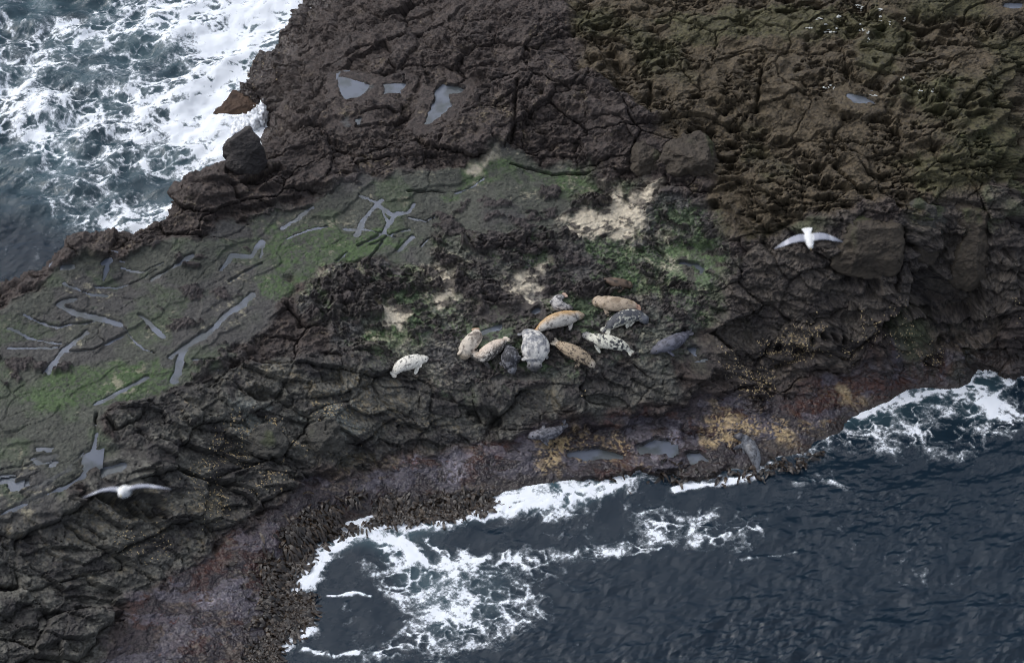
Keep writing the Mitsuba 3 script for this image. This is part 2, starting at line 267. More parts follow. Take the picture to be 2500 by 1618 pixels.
# ------------------------------------------------------------------ fine relief and colour of the rock
def relief(x, y):
    """height and albedo of the shelf at (x, y)"""
    x, y = x.astype(np.float32), y.astype(np.float32)
    w1, w2 = fbm(x, y, .55, 4, 1), fbm(x, y, .55, 4, 9)
    wx, wy = x + .9 * w1, y + .9 * w2
    m = {k: ss(-.35, .35, coarse(a, x + .8 * w1, y + .8 * w2) + .5 * N(x, y, 1.3, 3)) for k, a in ZSD.items()}
    c = {k: ss(-.45, .45, coarse(a, x + .7 * w1 + .25 * N(x, y, 3.1, 6), y + .7 * w2 + .25 * N(x, y, 3.3, 7)) + .45 * fbm(x, y, 2.2, 3, 5)) for k, a in COL.items()}
    H0 = coarse(H0c, x, y, 1)
    xw, yw = x, y
    x, y = xw + .5 * H0, yw + .8 * H0                                   # patterns follow the steep faces instead of stretching down them
    w1, w2 = fbm(x, y, .55, 4, 1), fbm(x, y, .55, 4, 9)
    wx, wy = x + .45 * w1, y + .45 * w2
    flat, mixed, taf, cliff, ledge, slope = (m[k] for k in ('flat', 'mixed', 'tafoni', 'cliff', 'ledge', 'slope'))
    calm = np.zeros_like(x)
    for (sx, sy), r in SEALW:
        calm = np.maximum(calm, ss(r, r * .6, np.hypot(xw - sx, (yw - sy))))
    base = np.clip(1 - np.maximum.reduce([flat, mixed, taf, cliff, ledge, slope]), 0, 1)
    h = H0 + .22 * fbm(x, y, .28, 3, 12) * (1 - .85 * np.maximum(flat, ledge))
    # common fields
    rough = fbm(wx, wy, 1.5, 5, 2, .55, True)
    rough2 = fbm(x, y, 4.2, 3, 14, .6)
    lump1, lump2, lid, lox, loy = vor(x + .25 * w2, (y + .25 * w1) * .8, 1.7, 4)
    lumps = np.sqrt(np.clip(1 - (lump1 / .85) ** 2, 0, 1))
    sm1, sm2, sid, _, _ = vor(x + .1 * rough2, y * .75 + .1 * rough, 4.3, 8)
    small = np.sqrt(np.clip(1 - (sm1 / .8) ** 2, 0, 1))
    # joint-bounded blocks, stretched along the joints that run up to the right
    bx, by = rot(wx, wy, .75)
    b1, b2, bid, box, boy = vor(bx * .75, by, .52, 2)
    be = b2 - b1
    block = ss(0, .10, be) * .12 + (bid - .5) * .95 + ((bid * 7.3 % 1) - .5) * .5 * box + ((bid * 13.7 % 1) - .3) * .8 * boy - .14 * np.exp(-(be / .03) ** 2) * ss(-.1, .3, w1)
    cx_, cy_ = rot(wx, wy, -.5)
    k1, k2, kid, kox, koy = vor(cx_, cy_ * 1.25, 1.05, 13)
    ke = k2 - k1
    facet = ss(0, .08, ke) * .06 + (kid - .5) * .50 + ((kid * 9.1 % 1) - .5) * .5 * kox + ((kid * 5.7 % 1) - .25) * .6 * koy - .06 * np.exp(-(ke / .04) ** 2) * ss(-.1, .3, w2)
    ux, uy = rot(x + .7 * w2, y + .7 * w1, .35)
    g1, g2, gid, gox, goy = vor(ux, uy * 1.5, .30, 10)
    big = (gid - .5) * .70 + ((gid * 7.7 % 1) - .5) * .45 * gox + ((gid * 3.3 % 1) - .4) * .5 * goy - .40 * np.exp(-((g2 - g1) / .022) ** 2)
    lull = ss(-.30, .25, fbm(x, y, .55, 3, 16))
    # overhanging bedding steps
    st = H0 + .8 * fbm(wx, wy, .35, 3, 17)
    stp = st * 1.6
    step = (np.floor(stp) + ss(.55, .95, stp - np.floor(stp))) / 1.6 - st
    # A: dark lumpy rock
    fine = fbm(wx, wy, 3.4, 4, 10, .62, True)
    grit = fbm(x, y, 9.0, 2, 11, .8)
    cau = bil(wx + .15 * rough2, wy + .15 * rough, .9, 5, 6) - .42
    cau2 = bil(wx + .1 * rough2, wy, 2.4, 4, 3, .62) - .42
    hA = .55 * big + .40 * block + .10 * lumps * ss(-.2, .3, w2) + .16 * rough + .75 * cau * (.35 + .65 * lull) + .30 * cau2 * (.3 + .7 * lull) + .05 * fine + .035 * grit + .60 * step
    # B: honeycombed rock: rows of pits with sharp rims
    tx, ty = wx + .3 * rough2, wy
    p1, p2, pid, _, _ = vor(tx * .9, ty * 1.35, 1.15, 15)
    q1, q2, qid, _, _ = vor(tx + .12 * rough2, ty * 1.25, 2.9, 19)
    pm = ss(-.10, .25, fbm(x, y, .42, 3, 20))
    pit = -ss(.5, .12, p1) * (.35 + .4 * pid) * pm
    pit2 = -ss(.48, .15, q1) * .30 * ss(-.1, .3, fbm(x, y, .8, 2, 22) + .12) * (qid > .25)
    hB = .40 * big + .25 * block + pit * .75 + pit2 * .75 + .06 * rough + .22 * cau + .14 * cau2 + .03 * grit + .70 * step + .10 * fbm(wx, wy, .5, 3, 10, .5, True)
    # C: flat shelf: thin ledges and joints
    fx, fy = rot(wx, wy, .8)
    j1, j2, jid, jox, joy = vor(fx * .55, fy * 1.3, .8, 21)
    je = j2 - j1
    hC = .06 * cau2 + .012 * grit + .15 * (jid - .5) * ss(0, .03, je) - .06 * np.exp(-(je / .022) ** 2) * ss(0, .4, N(x, y, .5, 11)) + .035 * rough + .015 * rough2 + .05 * (fbm(wx, wy, .7, 3, 4))
    # ragged crust that stands on flat rock
    cr = fbm(wx * .8, wy * 1.1, .75, 5, 18, .55) + .06 * rough
    crust_bias = -.44 * flat - .09 * mixed - .25 * ledge - .14 * calm * mixed - .3 * c['green'] - .4 * c['pale'] + .42 * c['darkrock']
    crust = ss(.06, .16, cr + crust_bias + .04) * np.maximum(flat, mixed)
    cl2 = ss(.15, .21, fbm(wx, wy * 1.3, 1.9, 4, 22, .6) + .04 * rough - .10 * c['pale']) * mixed * (1 - flat) * (1 - crust)
    hC = hC + cl2 * (.09 + .16 * cau2 + .05 * rough)
    hC = hC + crust * (.16 + .06 * lumps + .55 * cau + .30 * cau2 + .05 * fine) * (1 - .45 * flat)
    hM = hC + mixed * (.10 * rough + .16 * facet + .30 * cau + .26 * cau2 + .05 * fine + .03 * grit)
    # D: faceted slope
    hD = .80 * block + .62 * facet + .14 * rough + .26 * cau + .22 * cau2 + .03 * fine + .03 * grit + .22 * step
    # R: big jointed blocks of the cliff
    hR = .70 * block + .45 * facet + .16 * rough + .30 * cau + .20 * cau2 + .03 * fine + .03 * grit + .40 * step
    # E: wave-worn ledge
    hE = .05 * rough + .10 * cau + .05 * cau2 + .015 * fine + .015 * grit + .10 * fbm(wx, wy, .8, 3, 6) + .05 * small * ss(-.1, .2, N(wx, wy, .9, 16))
    acc = base * hA
    tot = base + 1e-4
    for mk, hk in ((flat, hC), (mixed * (1 - flat), hM), (taf, hB), (cliff, hR), (ledge, hE), (slope * (1 - ledge), hD)):
        acc, tot = acc + mk * hk, tot + mk
    d = acc / tot
    d = d * (1 - .22 * calm) * (1 - .6 * c['pale'])
    seaw = ss(-.9, .5, H0)
    h = h + d * (.35 + .65 * seaw)
    for sd, dep in HOLD:
        h = h - dep * ss(-.18, .22, coarse(sd, xw + .25 * w1, yw + .25 * w2) + .10 * rough)
    xs_, ys_, x, y = x, y, xw, yw
    for line, wd in JOINTS:
        h = h - .45 * np.exp(-(Fine(line).dist(x + .22 * w1 + .06 * rough2, y + .22 * w2 + .06 * rough, 1.5) / (wd * .62)) ** 2)
    # pools and water-filled joints are cut into the rock
    P, RIMW = np.zeros_like(x), np.zeros_like(x)
    for line, wd in CHANNELS:
        wd = wd * .70
        dd = Fine(line).dist(x + .18 * w1 + .06 * rough2, y + .18 * w2 + .06 * rough, 1.2)
        P = np.maximum(P, ss(wd * 1.25, wd * .4, dd + .55 * wd * N(x, y, 1.3, 17) + .4 * wd * rough2))
        RIMW = np.maximum(RIMW, ss(wd * 3 + .5, wd * 2 + .2, dd))
    h = lerp(h, np.maximum(h, H0 - .035 + .02 * grit), RIMW)
    h = lerp(h, H0 - .16, P * .97)
    for q, w in POOLS:
        cxy, rad, lev = pool_frame(w)
        dd = (np.hypot(x - cxy[0], y - cxy[1]) < rad + 2.5)
        if dd.any():
            sd = outline_sd(w[:, :2], x[dd] + .22 * w1[dd] + .05 * rough2[dd], y[dd] + .22 * w2[dd] + .05 * rough[dd])
            h[dd] = lerp(h[dd], np.clip(h[dd], lev + .05, lev + .22), ss(-.95, -.55, sd + .25 * rough[dd]))
            h[dd] = lerp(h[dd], lev - .12, ss(-.15, .03, sd + .10 * grit[dd] * 0 + .12 * rough[dd]))
            P[dd] = np.maximum(P[dd], ss(-.15, .03, sd + .12 * rough[dd]))
    # ---------------- albedo
    x, y = xs_, ys_
    yc = yw + 1.0 * h
    rough2 = .6 * fbm(x, yc, 4.2, 3, 14, .7) + .5 * N(x, yc, 17, 5)
    grit = .6 * N(x, yc, 11, 12) + .8 * N(x, yc, 23, 13)
    wy = yc + .45 * w2
    col = lambda *v: np.array(v, np.float32)
    n1, n2, n3 = fbm(x, y, .35, 3, 3) * .5 + .5, fbm(wx, wy, 1.1, 5, 13, .6) * .5 + .5, np.clip(rough2 * .5 + .5, 0, 1)
    sp = np.clip((N(x, yc, 8.0, 2) * .6 + N(x, yc, 21, 3) * .6) * .5 + .5, 0, 1)
    sp2 = np.clip((N(x, yc, 6.1, 19) * .7 + N(x, yc, 15, 4) * .5) * .5 + .5, 0, 1)
    L = lambda a, b, t: a + (b - a) * t[..., None]
    cA = L(col(.022, .0165, .0155), col(.063, .048, .040), n2 * .6 + n3 * .4)
    cA = L(cA, col(.115, .092, .058), ss(.62, .78, n2 * .6 + .4 * sp) * ss(.42, .65, n1) * .75)
    cB = L(col(.036, .026, .016), col(.092, .066, .038), n2 * .6 + n3 * .4)
    cB = L(cB, col(.050, .048, .019), ss(.55, .8, fbm(wx, wy, .3, 4, 7) * .5 + .5 + .1 * n3) * .7)
    cB = L(cB, col(.048, .058, .016), c['mossy'] * .5 * (.4 + n3 * .6))
    cC = L(col(.034, .034, .030), col(.074, .078, .060), n2 * .6 + .4 * sp)
    cC = L(cC, col(.056, .052, .050), ss(.45, .6, n1) * .8)
    cC = L(cC, col(.050, .084, .028), np.clip(ss(.5, .66, fbm(wx, wy, .6, 4, 15) * .5 + .5) * .36 * flat * n3 * 1.6 + c['green'] * ss(.25, .65, n3 * .6 + .4 * n2) * .9, 0, .9))
    cC = L(cC, col(.23, .21, .15), ss(.62, .74, n2 * .55 + .45 * sp2) * ss(.45, .6, fbm(wx, wy, .5, 3, 2) * .5 + .5) * .7)
    cM = L(cC * 1.55, col(.064, .056, .052), ss(.40, .62, fbm(wx, wy, .8, 4, 16) * .5 + .5) * (1 - c['green'] * .7) * .8)
    cM = L(cM, col(.30, .27, .205), ss(.50, .55, n3 * .45 + n2 * .55) * ss(.44, .54, fbm(x, y, .45, 3, 19) * .5 + .5) * .85 * (1 - calm * .6))
    cM = L(cM, col(.062, .094, .042), ss(.50, .60, n3 * .4 + .6 * (fbm(wx, wy, .7, 4, 21) * .5 + .5)) * .75)
    cCr = L(col(.026, .021, .021), col(.056, .045, .042), n3)
    cD = L(col(.028, .025, .024), col(.100, .096, .080), ss(.3, .75, n2 * .7 + n3 * .3))
    cD = L(cD, col(.14, .145, .13), c['grey'] * ss(.4, .6, n2))
    cD = L(cD, col(.13, .100, .055), ss(.60, .72, n2 * .5 + .5 * sp) * .6 * ss(.4, .6, n1))
    cR = L(col(.026, .021, .020), col(.074, .062, .050), ss(.25, .75, n2 * .6 + n3 * .4))
    cR = L(cR, col(.060, .075, .030), ss(.55, .75, fbm(wx, wy, .45, 3, 23) * .5 + .5) * .5 + c['mossy'] * .5)
    cR = L(cR, col(.15, .115, .085), ss(2.4, 1.0, h) * ss(.45, .65, n2 * .4 + .6 * sp) * .6)
    cE = L(col(.028, .021, .023), col(.062, .048, .049), n2 * .6 + n3 * .4)
    cE = L(cE, col(.080, .028, .015), c['red'] * ss(.3, .45, n2 * .6 + .4 * n3) * .9 + .5 * ss(.60, .63, fbm(wx, wy, .9, 3, 8) * .5 + .5) * (1 - c['red']))
    cE = L(cE, col(.17, .135, .10), ss(.56, .60, n2 * .55 + .45 * sp2) * ss(.4, .6, n1) * .8)
    cE = L(cE, col(.30, .28, .305), c['lilac'] * ss(.49, .54, n2 * .6 + .4 * n3) * .85)
    cE = L(cE, col(.15, .14, .158), ss(.55, .575, fbm(wx, wy * 1.5, 1.0, 5, 12) * .5 + .5 + .14 * (n3 - .5)) * .6)
    cE = L(cE, col(.14, .05, .03), ss(.74, .78, n3) * ss(.6, .7, fbm(x, y, .7, 2, 21) * .5 + .5) * .8)
    cB = cB * np.array([.86, .90, .88], np.float32)
    cE = cE * np.array([.56, .54, .57], np.float32)
    cE = L(cE, L(col(.20, .115, .045), col(.52, .40, .22), sp * .5 + .5 * n2), c['ochre'] * ss(.46, .52, n2 * .5 + .5 * n3) * .8)
    acc = base[..., None] * cA
    tot = base + 1e-4
    for mk, ck in ((flat, cC), (mixed * (1 - flat), cM), (taf, cB), (cliff, cR), (ledge, cE), (slope * (1 - ledge), cD)):
        acc, tot = acc + mk[..., None] * ck, tot + mk
    rgb = acc / tot[..., None]
    rgb = L(rgb, L(col(.36, .315, .235), col(.60, .53, .41), n2), np.clip(c['pale'] * ss(.24, .36, n2 * .6 + .4 * n3) * 1.0, 0, 1))
    rgb = L(rgb, cCr, np.maximum(crust, cl2 * .9) * .92)
    rgb = L(rgb, col(.060, .062, .062), P * .8)
    rgb = rgb * np.clip(.95 + (.55 * (sp - .5) + .55 * grit) * (1 - .45 * flat * (1 - crust)) * (1 - .6 * c['pale']), .30, 2)[..., None]
    rgb = L(rgb, col(.030, .024, .020), ss(.45, .0, h + .15 * w1) * .8)
    return h, np.clip(rgb, .01, .8), P, lumps, rough


def pool_frame(w):
    c = w[:, :2].mean(0)
    return c, np.hypot(*(w[:, :2] - c).T).max(), float(np.median(w[:, 2])) - .10


def outline_sd(w, x, y):
    inside, best = np.zeros(x.shape, bool), np.full(x.shape, 99, np.float32)
    for (x0, y0), (x1, y1) in zip(w, np.roll(w, -1, 0)):
        cc = (y0 > y) != (y1 > y)
        inside ^= cc & (x < (x1 - x0) * (y - y0) / (y1 - y0 + 1e-12) + x0)
        t = np.clip(((x - x0) * (x1 - x0) + (y - y0) * (y1 - y0)) / ((x1 - x0) ** 2 + (y1 - y0) ** 2 + 1e-9), 0, 1)
        best = np.minimum(best, np.hypot(x - x0 - t * (x1 - x0), y - y0 - t * (y1 - y0)))
    return np.where(inside, best, -best)


def grid_faces(ny, nx, keep=None):
    idx = np.arange(ny * nx).reshape(ny, nx)
    a, b, c_, d = idx[:-1, :-1], idx[:-1, 1:], idx[1:, 1:], idx[1:, :-1]
    if keep is not None:
        k = keep[:-1, :-1] | keep[:-1, 1:] | keep[1:, 1:] | keep[1:, :-1]
        a, b, c_, d = a[k], b[k], c_[k], d[k]
    return np.vstack([np.stack([a.ravel(), b.ravel(), c_.ravel()], 1), np.stack([a.ravel(), c_.ravel(), d.ravel()], 1)])


def compact(v, f, *attrs):
    used = np.zeros(len(v), bool)
    used[f] = True
    new = np.cumsum(used) - 1
    return (v[used], new[f]) + tuple(a[used] for a in attrs)


def spaced(dense0, dense1, step, lo, hi, grow=1.25):
    mid = np.arange(dense0, dense1 + step / 2, step)
    up, dn, s = [mid[-1]], [mid[0]], step
    while up[-1] < hi:
        s *= grow
        up.append(up[-1] + s)
    s = step
    while dn[-1] > lo:
        s *= grow
        dn.append(dn[-1] - s)
    return np.concatenate([dn[:0:-1], mid, up[1:]])


SPX = 0.042
sx = spaced(-1.04, 1.04, SPX / 21.2, -1.75, 1.75)
yy = np.arange(-18.2, 28.0001, .1)


def halfwidth(y):                                                      # the strip of ground that the far lens covers widens with distance
    return np.hypot(y - CAM[1], CAM[2] - 4) * math.tan(math.radians(HFOV / 2))


NROW = 1010
HX = coarse(gaussian_filter(H0c, 2.0), sx[None, :] * halfwidth(yy)[:, None], np.repeat(yy[:, None], len(sx), 1))
step_ = np.sqrt(np.diff(HX, axis=0) ** 2 * .8 + .1 ** 2)                 # rows follow the slope, so that steep faces are as finely cut as flat ones
LEN = gaussian_filter(np.vstack([np.zeros((1, len(sx))), np.cumsum(step_, 0)]), (0, 8))
far = gaussian_filter(hit(1250 + 1250 * np.clip(sx, -1.1, 1.1), np.full(len(sx), -35.0))[:, 1] + .8, 25)
GY = np.stack([np.interp(np.linspace(0, np.interp(far[j], yy, LEN[:, j]), NROW), LEN[:, j], yy) for j in range(len(sx))], 1)
lowy = -18.2 - np.geomspace(.06, 13, 22)[::-1]
GY = np.vstack([np.repeat(lowy[:, None], len(sx), 1), GY, GY[-1:] + (46 - GY[-1:]) * np.geomspace(.002, 1, 30)[:, None]])
GX = sx[None, :] * halfwidth(GY)
GH, GC, GP, GL, GR = relief(GX, GY)
GZONE = {k: coarse(a, GX, GY) for k, a in ZSD.items()}
# raised parts lean out towards the sea, so that ledges overhang
GB = coarse(H0c, GX, GY)
_gy, _gx = np.gradient(gaussian_filter(H0c, 1.0), CS)
NX, NY = -coarse(_gx, GX, GY), -coarse(_gy, GX, GY)
_n = np.sqrt(NX ** 2 + NY ** 2 + 1)
GD = GH - GB
lean = np.clip(GH - gaussian_filter(GH, 12), -.4, .5) * (1 - np.clip(ss(-.4, .4, GZONE['flat']), 0, 1)) * ss(.1, .8, GH) / (1 + 1.6 * (NX ** 2 + NY ** 2))
RX, RY = GX + GD * NX / _n + .10 * lean, GY + GD * NY / _n - .45 * lean
GH = GB + GD / _n
keep = GH > -.7
v = np.stack([RX.ravel(), RY.ravel(), GH.ravel()], 1)
V, F, CC = compact(v, grid_faces(*GH.shape, keep), GC.reshape(-1, 3))


def rough_rock(p, n, uv):
    wet = 1 - mikit.smoothstep(0.5, 1.6, p.z + 0.6 * (mikit.noise(p.x * .8, p.y * .8) - .5))
    r = mikit.noise(p.x * 2.3, p.y * 2.3, p.z * 2.3)
    return 0.78 - 0.58 * wet * (0.35 + 0.65 * r) + 0.15 * (r - .5)


VC = {'type': 'mesh_attribute', 'name': 'vertex_color'}


def rock_grain(p, n, uv):
    return .07 * mikit.noise(p.x * 8, p.y * 8, p.z * 8) + .05 * mikit.noise(p.x * 19, p.y * 19, p.z * 19)


GRAIN = mikit.proc(rock_grain, eps=.012)
scene['mat_rock'] = {'type': 'bumpmap', 'grain': GRAIN, 'scale': 1.0, 'bsdf': {'type': 'principled', 'base_color': VC, 'roughness': mikit.proc(rough_rock), 'specular': 0.45}}
scene['mat_boulder'] = {'type': 'bumpmap', 'grain': GRAIN, 'scale': 1.0, 'bsdf': {'type': 'principled', 'base_color': VC, 'roughness': 0.8, 'specular': 0.4}}
scene['rock_shelf'] = mikit.ply(trimesh.Trimesh(V, F, process=False), 'mat_rock', smooth=True, color=CC)
labels['rock_shelf'] = {'label': 'dark wave-cut rock shelf with green algae flats and a honeycombed upper slope', 'kind': 'structure'}

# height of the finished rock, on a plain grid, for setting things down
_fi = cKDTree(np.stack([RX.ravel(), RY.ravel()], 1)[::1])


def ground(x, y, r=.06):
    x, y = np.atleast_1d(x), np.atleast_1d(y)
    d, i = _fi.query(np.stack([x, y], 1), k=6)
    return GH.ravel()[i].mean(1)


FXY = np.stack(np.meshgrid(np.arange(-26, 26.01, .1), np.arange(-19, 21.01, .1)), -1)
_d, _i = _fi.query(FXY.reshape(-1, 2), k=4)
FH = GH.ravel()[_i].mean(1).reshape(FXY.shape[:2])
FHS = gaussian_filter(FH, 2.5)


def fgrid(A, x, y):
    r = map_coordinates(A, [(np.atleast_1d(y) + 19) / .1, (np.atleast_1d(x) + 26) / .1], order=1, mode='nearest')
    return float(r[0]) if np.ndim(x) == 0 else r


def land(px, py, lift=0.0, A=None):
    """point on the finished rock (smoothed) seen at an image point, raised by lift"""
    A = FHS if A is None else A
    px, py = np.atleast_1d(np.asarray(px, float)), np.atleast_1d(np.asarray(py, float))
    lift = np.broadcast_to(lift, px.shape)
    d = ray(px, py)
    zs = np.linspace(14, -.6, 900)
    t = (zs - CAM[2])[:, None] / d[:, 2]
    P = CAM + d[None] * t[..., None]
    under = fgrid(A, P[..., 0], P[..., 1]) + lift >= P[..., 2]
    under[-1] = True
    return P[under.argmax(0), np.arange(len(px))]


# ------------------------------------------------------------------ sea
def sea_waves():
    n, size = 1024, 57.0
    rng = np.random.default_rng(5)
    k = np.fft.fftfreq(n, size / n) * 2 * np.pi
    kx, ky = np.meshgrid(k, k)
    kk = np.hypot(kx, ky) + 1e-9
    wind = np.array([.45, -.89])
    cosw = (kx * wind[0] + ky * wind[1]) / kk

    def field(l0, l1, spread, slope, seed):
        S = np.exp(-(2 * np.pi / l0 / kk) ** 2) * np.exp(-(kk * l1 / 2 / np.pi) ** 2) * kk ** -spread * (.12 + np.abs(cosw) ** 2.0)
        g = np.random.default_rng(seed)
        z = np.fft.ifft2(np.sqrt(S) * (g.normal(size=(n, n)) + 1j * g.normal(size=(n, n)))).real
        gxz = np.gradient(z, size / n)
        return z * slope / np.sqrt((gxz[0] ** 2 + gxz[1] ** 2).mean())
    return field(5.0, .9, 3.6, .15, 1), field(1.2, .10, 3.1, .22, 2), size / n


W1, W2, WS = sea_waves()


def tile(A, x, y):
    return map_coordinates(A, [np.asarray(y) / WS, np.asarray(x) / WS], order=1, mode='grid-wrap').astype(np.float32)


XS = spaced(-25.5, 25.5, .052, -3500, 3500, 1.35)
YS = spaced(-19.0, 28.5, .056, -400, 5000, 1.35)
SX, SY = np.meshgrid(XS, YS)
SX, SY = SX.astype(np.float32), SY.astype(np.float32)
inb = (np.abs(SX) < 30) & (SY > -24) & (SY < 34)
LH = coarse(H0c, SX, SY)
LH[~inb] = -2
near_sd = -distance_transform_edt(~(H0c > .15)) * CS + distance_transform_edt(H0c > .15) * CS
shore = np.where(inb, -coarse(near_sd, SX, SY), 20.0).astype(np.float32)         # distance to the rock
back = ss(-2, 1.5, SY + .55 * SX + 9 - 8) * (SX < 6) * (SY > -2)                     # the surf side behind the shelf
back = back.astype(np.float32)
LINES = [([(905, 1300), (960, 1380), (1010, 1440), (1060, 1480), (1080, 1530)], .20, .52), ([(960, 1320), (1000, 1360)], .35, .7), ([(985, 1310), (1035, 1370)], .10, .8), ([(1050, 1315), (1080, 1360), (1110, 1400)], .16, .6), ([(1150, 1370), (1250, 1365), (1350, 1360), (1480, 1345), (1590, 1335)], .30, .50), ([(1480, 1340), (1590, 1325), (1600, 1290), (1590, 1270)], .25, .45),
         ([(1600, 1280), (1680, 1290), (1700, 1320), (1760, 1310), (1850, 1290)], .14, .55), ([(1700, 1265), (1690, 1320)], .2, .45), ([(2040, 1030), (2100, 1000), (2200, 975), (2340, 950)], .18, .62), ([(2330, 900), (2370, 930), (2390, 970), (2440, 1000)], .35, .62), ([(2320, 1008), (2390, 1012), (2460, 1000)], .14, .6), ([(2100, 1060), (2200, 1040), (2270, 1060)], .3, .42), ([(2260, 1090), (2340, 1110)], .18, .45), ([(2380, 890), (2500, 885)], .4, .6), ([(1290, 1235), (1400, 1215), (1520, 1190)], .35, .7), ([(1330, 1260), (1440, 1240)], .3, .45),
         ([(1650, 1192), (1740, 1180), (1840, 1165)], .12, .9), ([(860, 1310), (800, 1340), (760, 1400), (720, 1450), (735, 1520)], .35, .8), ([(730, 1525), (700, 1560), (660, 1600)], .3, .7), ([(740, 1580), (800, 1600), (880, 1590)], .1, .6), ([(800, 1450), (860, 1455), (910, 1465)], .06, .7), ([(850, 1290), (950, 1278), (1100, 1265), (1200, 1245), (1290, 1225)], .42, .80), ([(1940, 1340), (1780, 1370)], .1, .3), ([(1930, 1190), (1990, 1170), (2060, 1190)], .2, .35)]
PATCH = [([(880, 1390), (1150, 1340), (1330, 1470), (1260, 1570), (1080, 1640), (900, 1600), (1000, 1500)], .33), ([(1100, 1345), (1350, 1370), (1330, 1420), (1120, 1400)], .25), ([(2040, 1000), (2480, 930), (2500, 1060), (2280, 1120), (2060, 1100)], .18), ([(1550, 1220), (1950, 1260), (1800, 1340), (1560, 1330)], .16)]
D = np.full(SX.shape, -.30, np.float32) + .34 * fbm(SX, SY, .22, 3, 2)
sw1, sw2 = fbm(SX, SY, .5, 4, 4), fbm(SX, SY, .5, 4, 14)
D += .70 * ss(1.6, 0, shore)
for poly, a in PATCH:
    D = np.maximum(D, lerp(D, a, ss(-.9, .7, np.where(inb, coarse(poly_sd(poly, 1), SX + sw1, SY + sw2), -9))))
for line, wd, a in LINES:
    D = np.maximum(D, lerp(D, a, np.exp(-(Fine(line, True).dist(SX + .35 * sw1, SY + .35 * sw2, 2.5) / (wd * 1.5)) ** 2)))
surf = .33 + .30 * fbm(SX * .8 + .5 * SY, SY - .4 * SX, .30, 3, 8) + .34 * ss(4.5, .3, shore)
DARKSEA = [[(-60, 420), (60, 430), (130, 560), (60, 600), (-60, 560)], [(200, 470), (340, 420), (470, 420), (420, 500), (260, 480)], [(-100, -60), (220, -60), (200, 40), (60, 60), (-100, 30)], [(-50, 290), (60, 330), (60, 420), (-50, 420)]]
WHITESEA = [[(300, -40), (720, -60), (640, 90), (500, 160), (360, 80)], [(370, 250), (540, 250), (560, 400), (420, 420), (330, 330)], [(30, 590), (120, 600), (80, 660), (0, 660)]]
for poly in DARKSEA:
    surf -= .34 * ss(-1.2, 1.0, np.where(inb, coarse(poly_sd(poly, 1), SX + sw1, SY + sw2), -9))
for poly in WHITESEA:
    surf += .20 * ss(-1.5, 1.0, np.where(inb, coarse(poly_sd(poly, 1), SX + sw1, SY + sw2), -9))
D = np.maximum(D, lerp(D, surf, back * inb))
lx, ly = SX + .5 * sw1 + .25 * N(SX, SY, 1.7, 3), SY + .5 * sw2 + .25 * N(SX, SY, 1.7, 5)
f1a, f2a, ida, _, _ = vor(lx * .85, ly, .62, 6)
f1b, f2b, idb, _, _ = vor(lx * .8 + .25 * sw2 + .12 * N(SX, SY, 4, 2), ly + .12 * N(SX, SY, 4, 8), 1.9, 7)
lace = np.maximum(1 - (f2a - f1a) * 1.6, .80 * (1 - (f2b - f1b) * 1.7) + .12)
lace = np.clip(lace, 0, 1) * (.80 + .34 * fbm(SX + sw1, SY + sw2, 1.3, 4, 9)) + .13 * fbm(SX, SY, 4.5, 3, 10)
FO = .5 + 1.45 * (lace - (1 - D)).astype(np.float32)
FO[~inb] = 0
aer = np.clip(.95 * back + .85 * ss(.2, .5, gaussian_filter(D, 14) - .0) * (1 - back), 0, 1)
aer = aer * (.55 + .45 * fbm(SX, SY, .45, 3, 15)) + .25 * np.clip(FO, 0, 1)
fade = np.clip(inb.astype(np.float32), 0, 1)
SZ = fade * (tile(W1, SX, SY) * (.55 + 2.3 * back + .8 * ss(6, 14, shore)) + tile(W2, SX, SY) * (.45 + 1.2 * ss(1, 9, shore)) * (1 - .35 * back) * (.55 + .9 * ss(-.35, .4, fbm(SX, SY, .16, 3, 20)))) + .05 * np.clip(FO, 0, 1) * fade * (1 + .6 * fbm(SX, SY, 3.5, 2, 11))
SZ = SZ * ss(-.3, 1.5, shore) * .9 + .02
# the wave that breaks on the ledge below the seals
br = np.exp(-(Fine([(1290, 1225), (1400, 1210), (1540, 1185)], True).dist(SX, SY, 5) / 1.1) ** 2)
SZ += .16 * br
kp = (LH < .9) | ~inb
sv, sf, suv = compact(np.stack([SX.ravel(), SY.ravel(), SZ.ravel()], 1), grid_faces(*SX.shape, kp), np.stack([FO.ravel(), aer.ravel()], 1))


def sea_colour(p, n, uv):
    k = dr.clip(uv.y, 0, 1)
    return mikit.mix((.0065, .0145, .024), (.058, .104, .122), k)


def foam_weight(p, n, uv):
    e = .34 * (mikit.noise(p.x * 6, p.y * 6) - .5) + .34 * (mikit.noise(p.x * 13, p.y * 13) - .5) + .26 * (mikit.noise(p.x * 27, p.y * 27) - .5)
    return mikit.smoothstep(.36, .86, uv.x + e) * .95 + .10 * mikit.smoothstep(.1, .4, uv.x + e)


scene['mat_sea'] = {'type': 'blendbsdf', 'weight': mikit.proc(foam_weight),
                    'a': {'type': 'roughplastic', 'diffuse_reflectance': mikit.proc(sea_colour), 'int_ior': 1.34, 'alpha': 0.05, 'nonlinear': False},
                    'b': {'type': 'diffuse', 'reflectance': {'type': 'rgb', 'value': [.74, .77, .80]}}}
scene['sea'] = mikit.ply(trimesh.Trimesh(sv, sf, process=False), 'mat_sea', smooth=True, uv=suv)
labels['sea'] = {'label': 'dark blue sea with white foam round the rock shelf', 'kind': 'structure'}

# ------------------------------------------------------------------ rock pools
def pool_bed(p, n, uv):                # silt and weed seen through the shallow water
    k = mikit.smoothstep(.3, .7, mikit.fbm(p.x * 1.6, p.y * 1.6, octaves=4))
    return mikit.mix((.060, .068, .072), (.105, .118, .146), k)


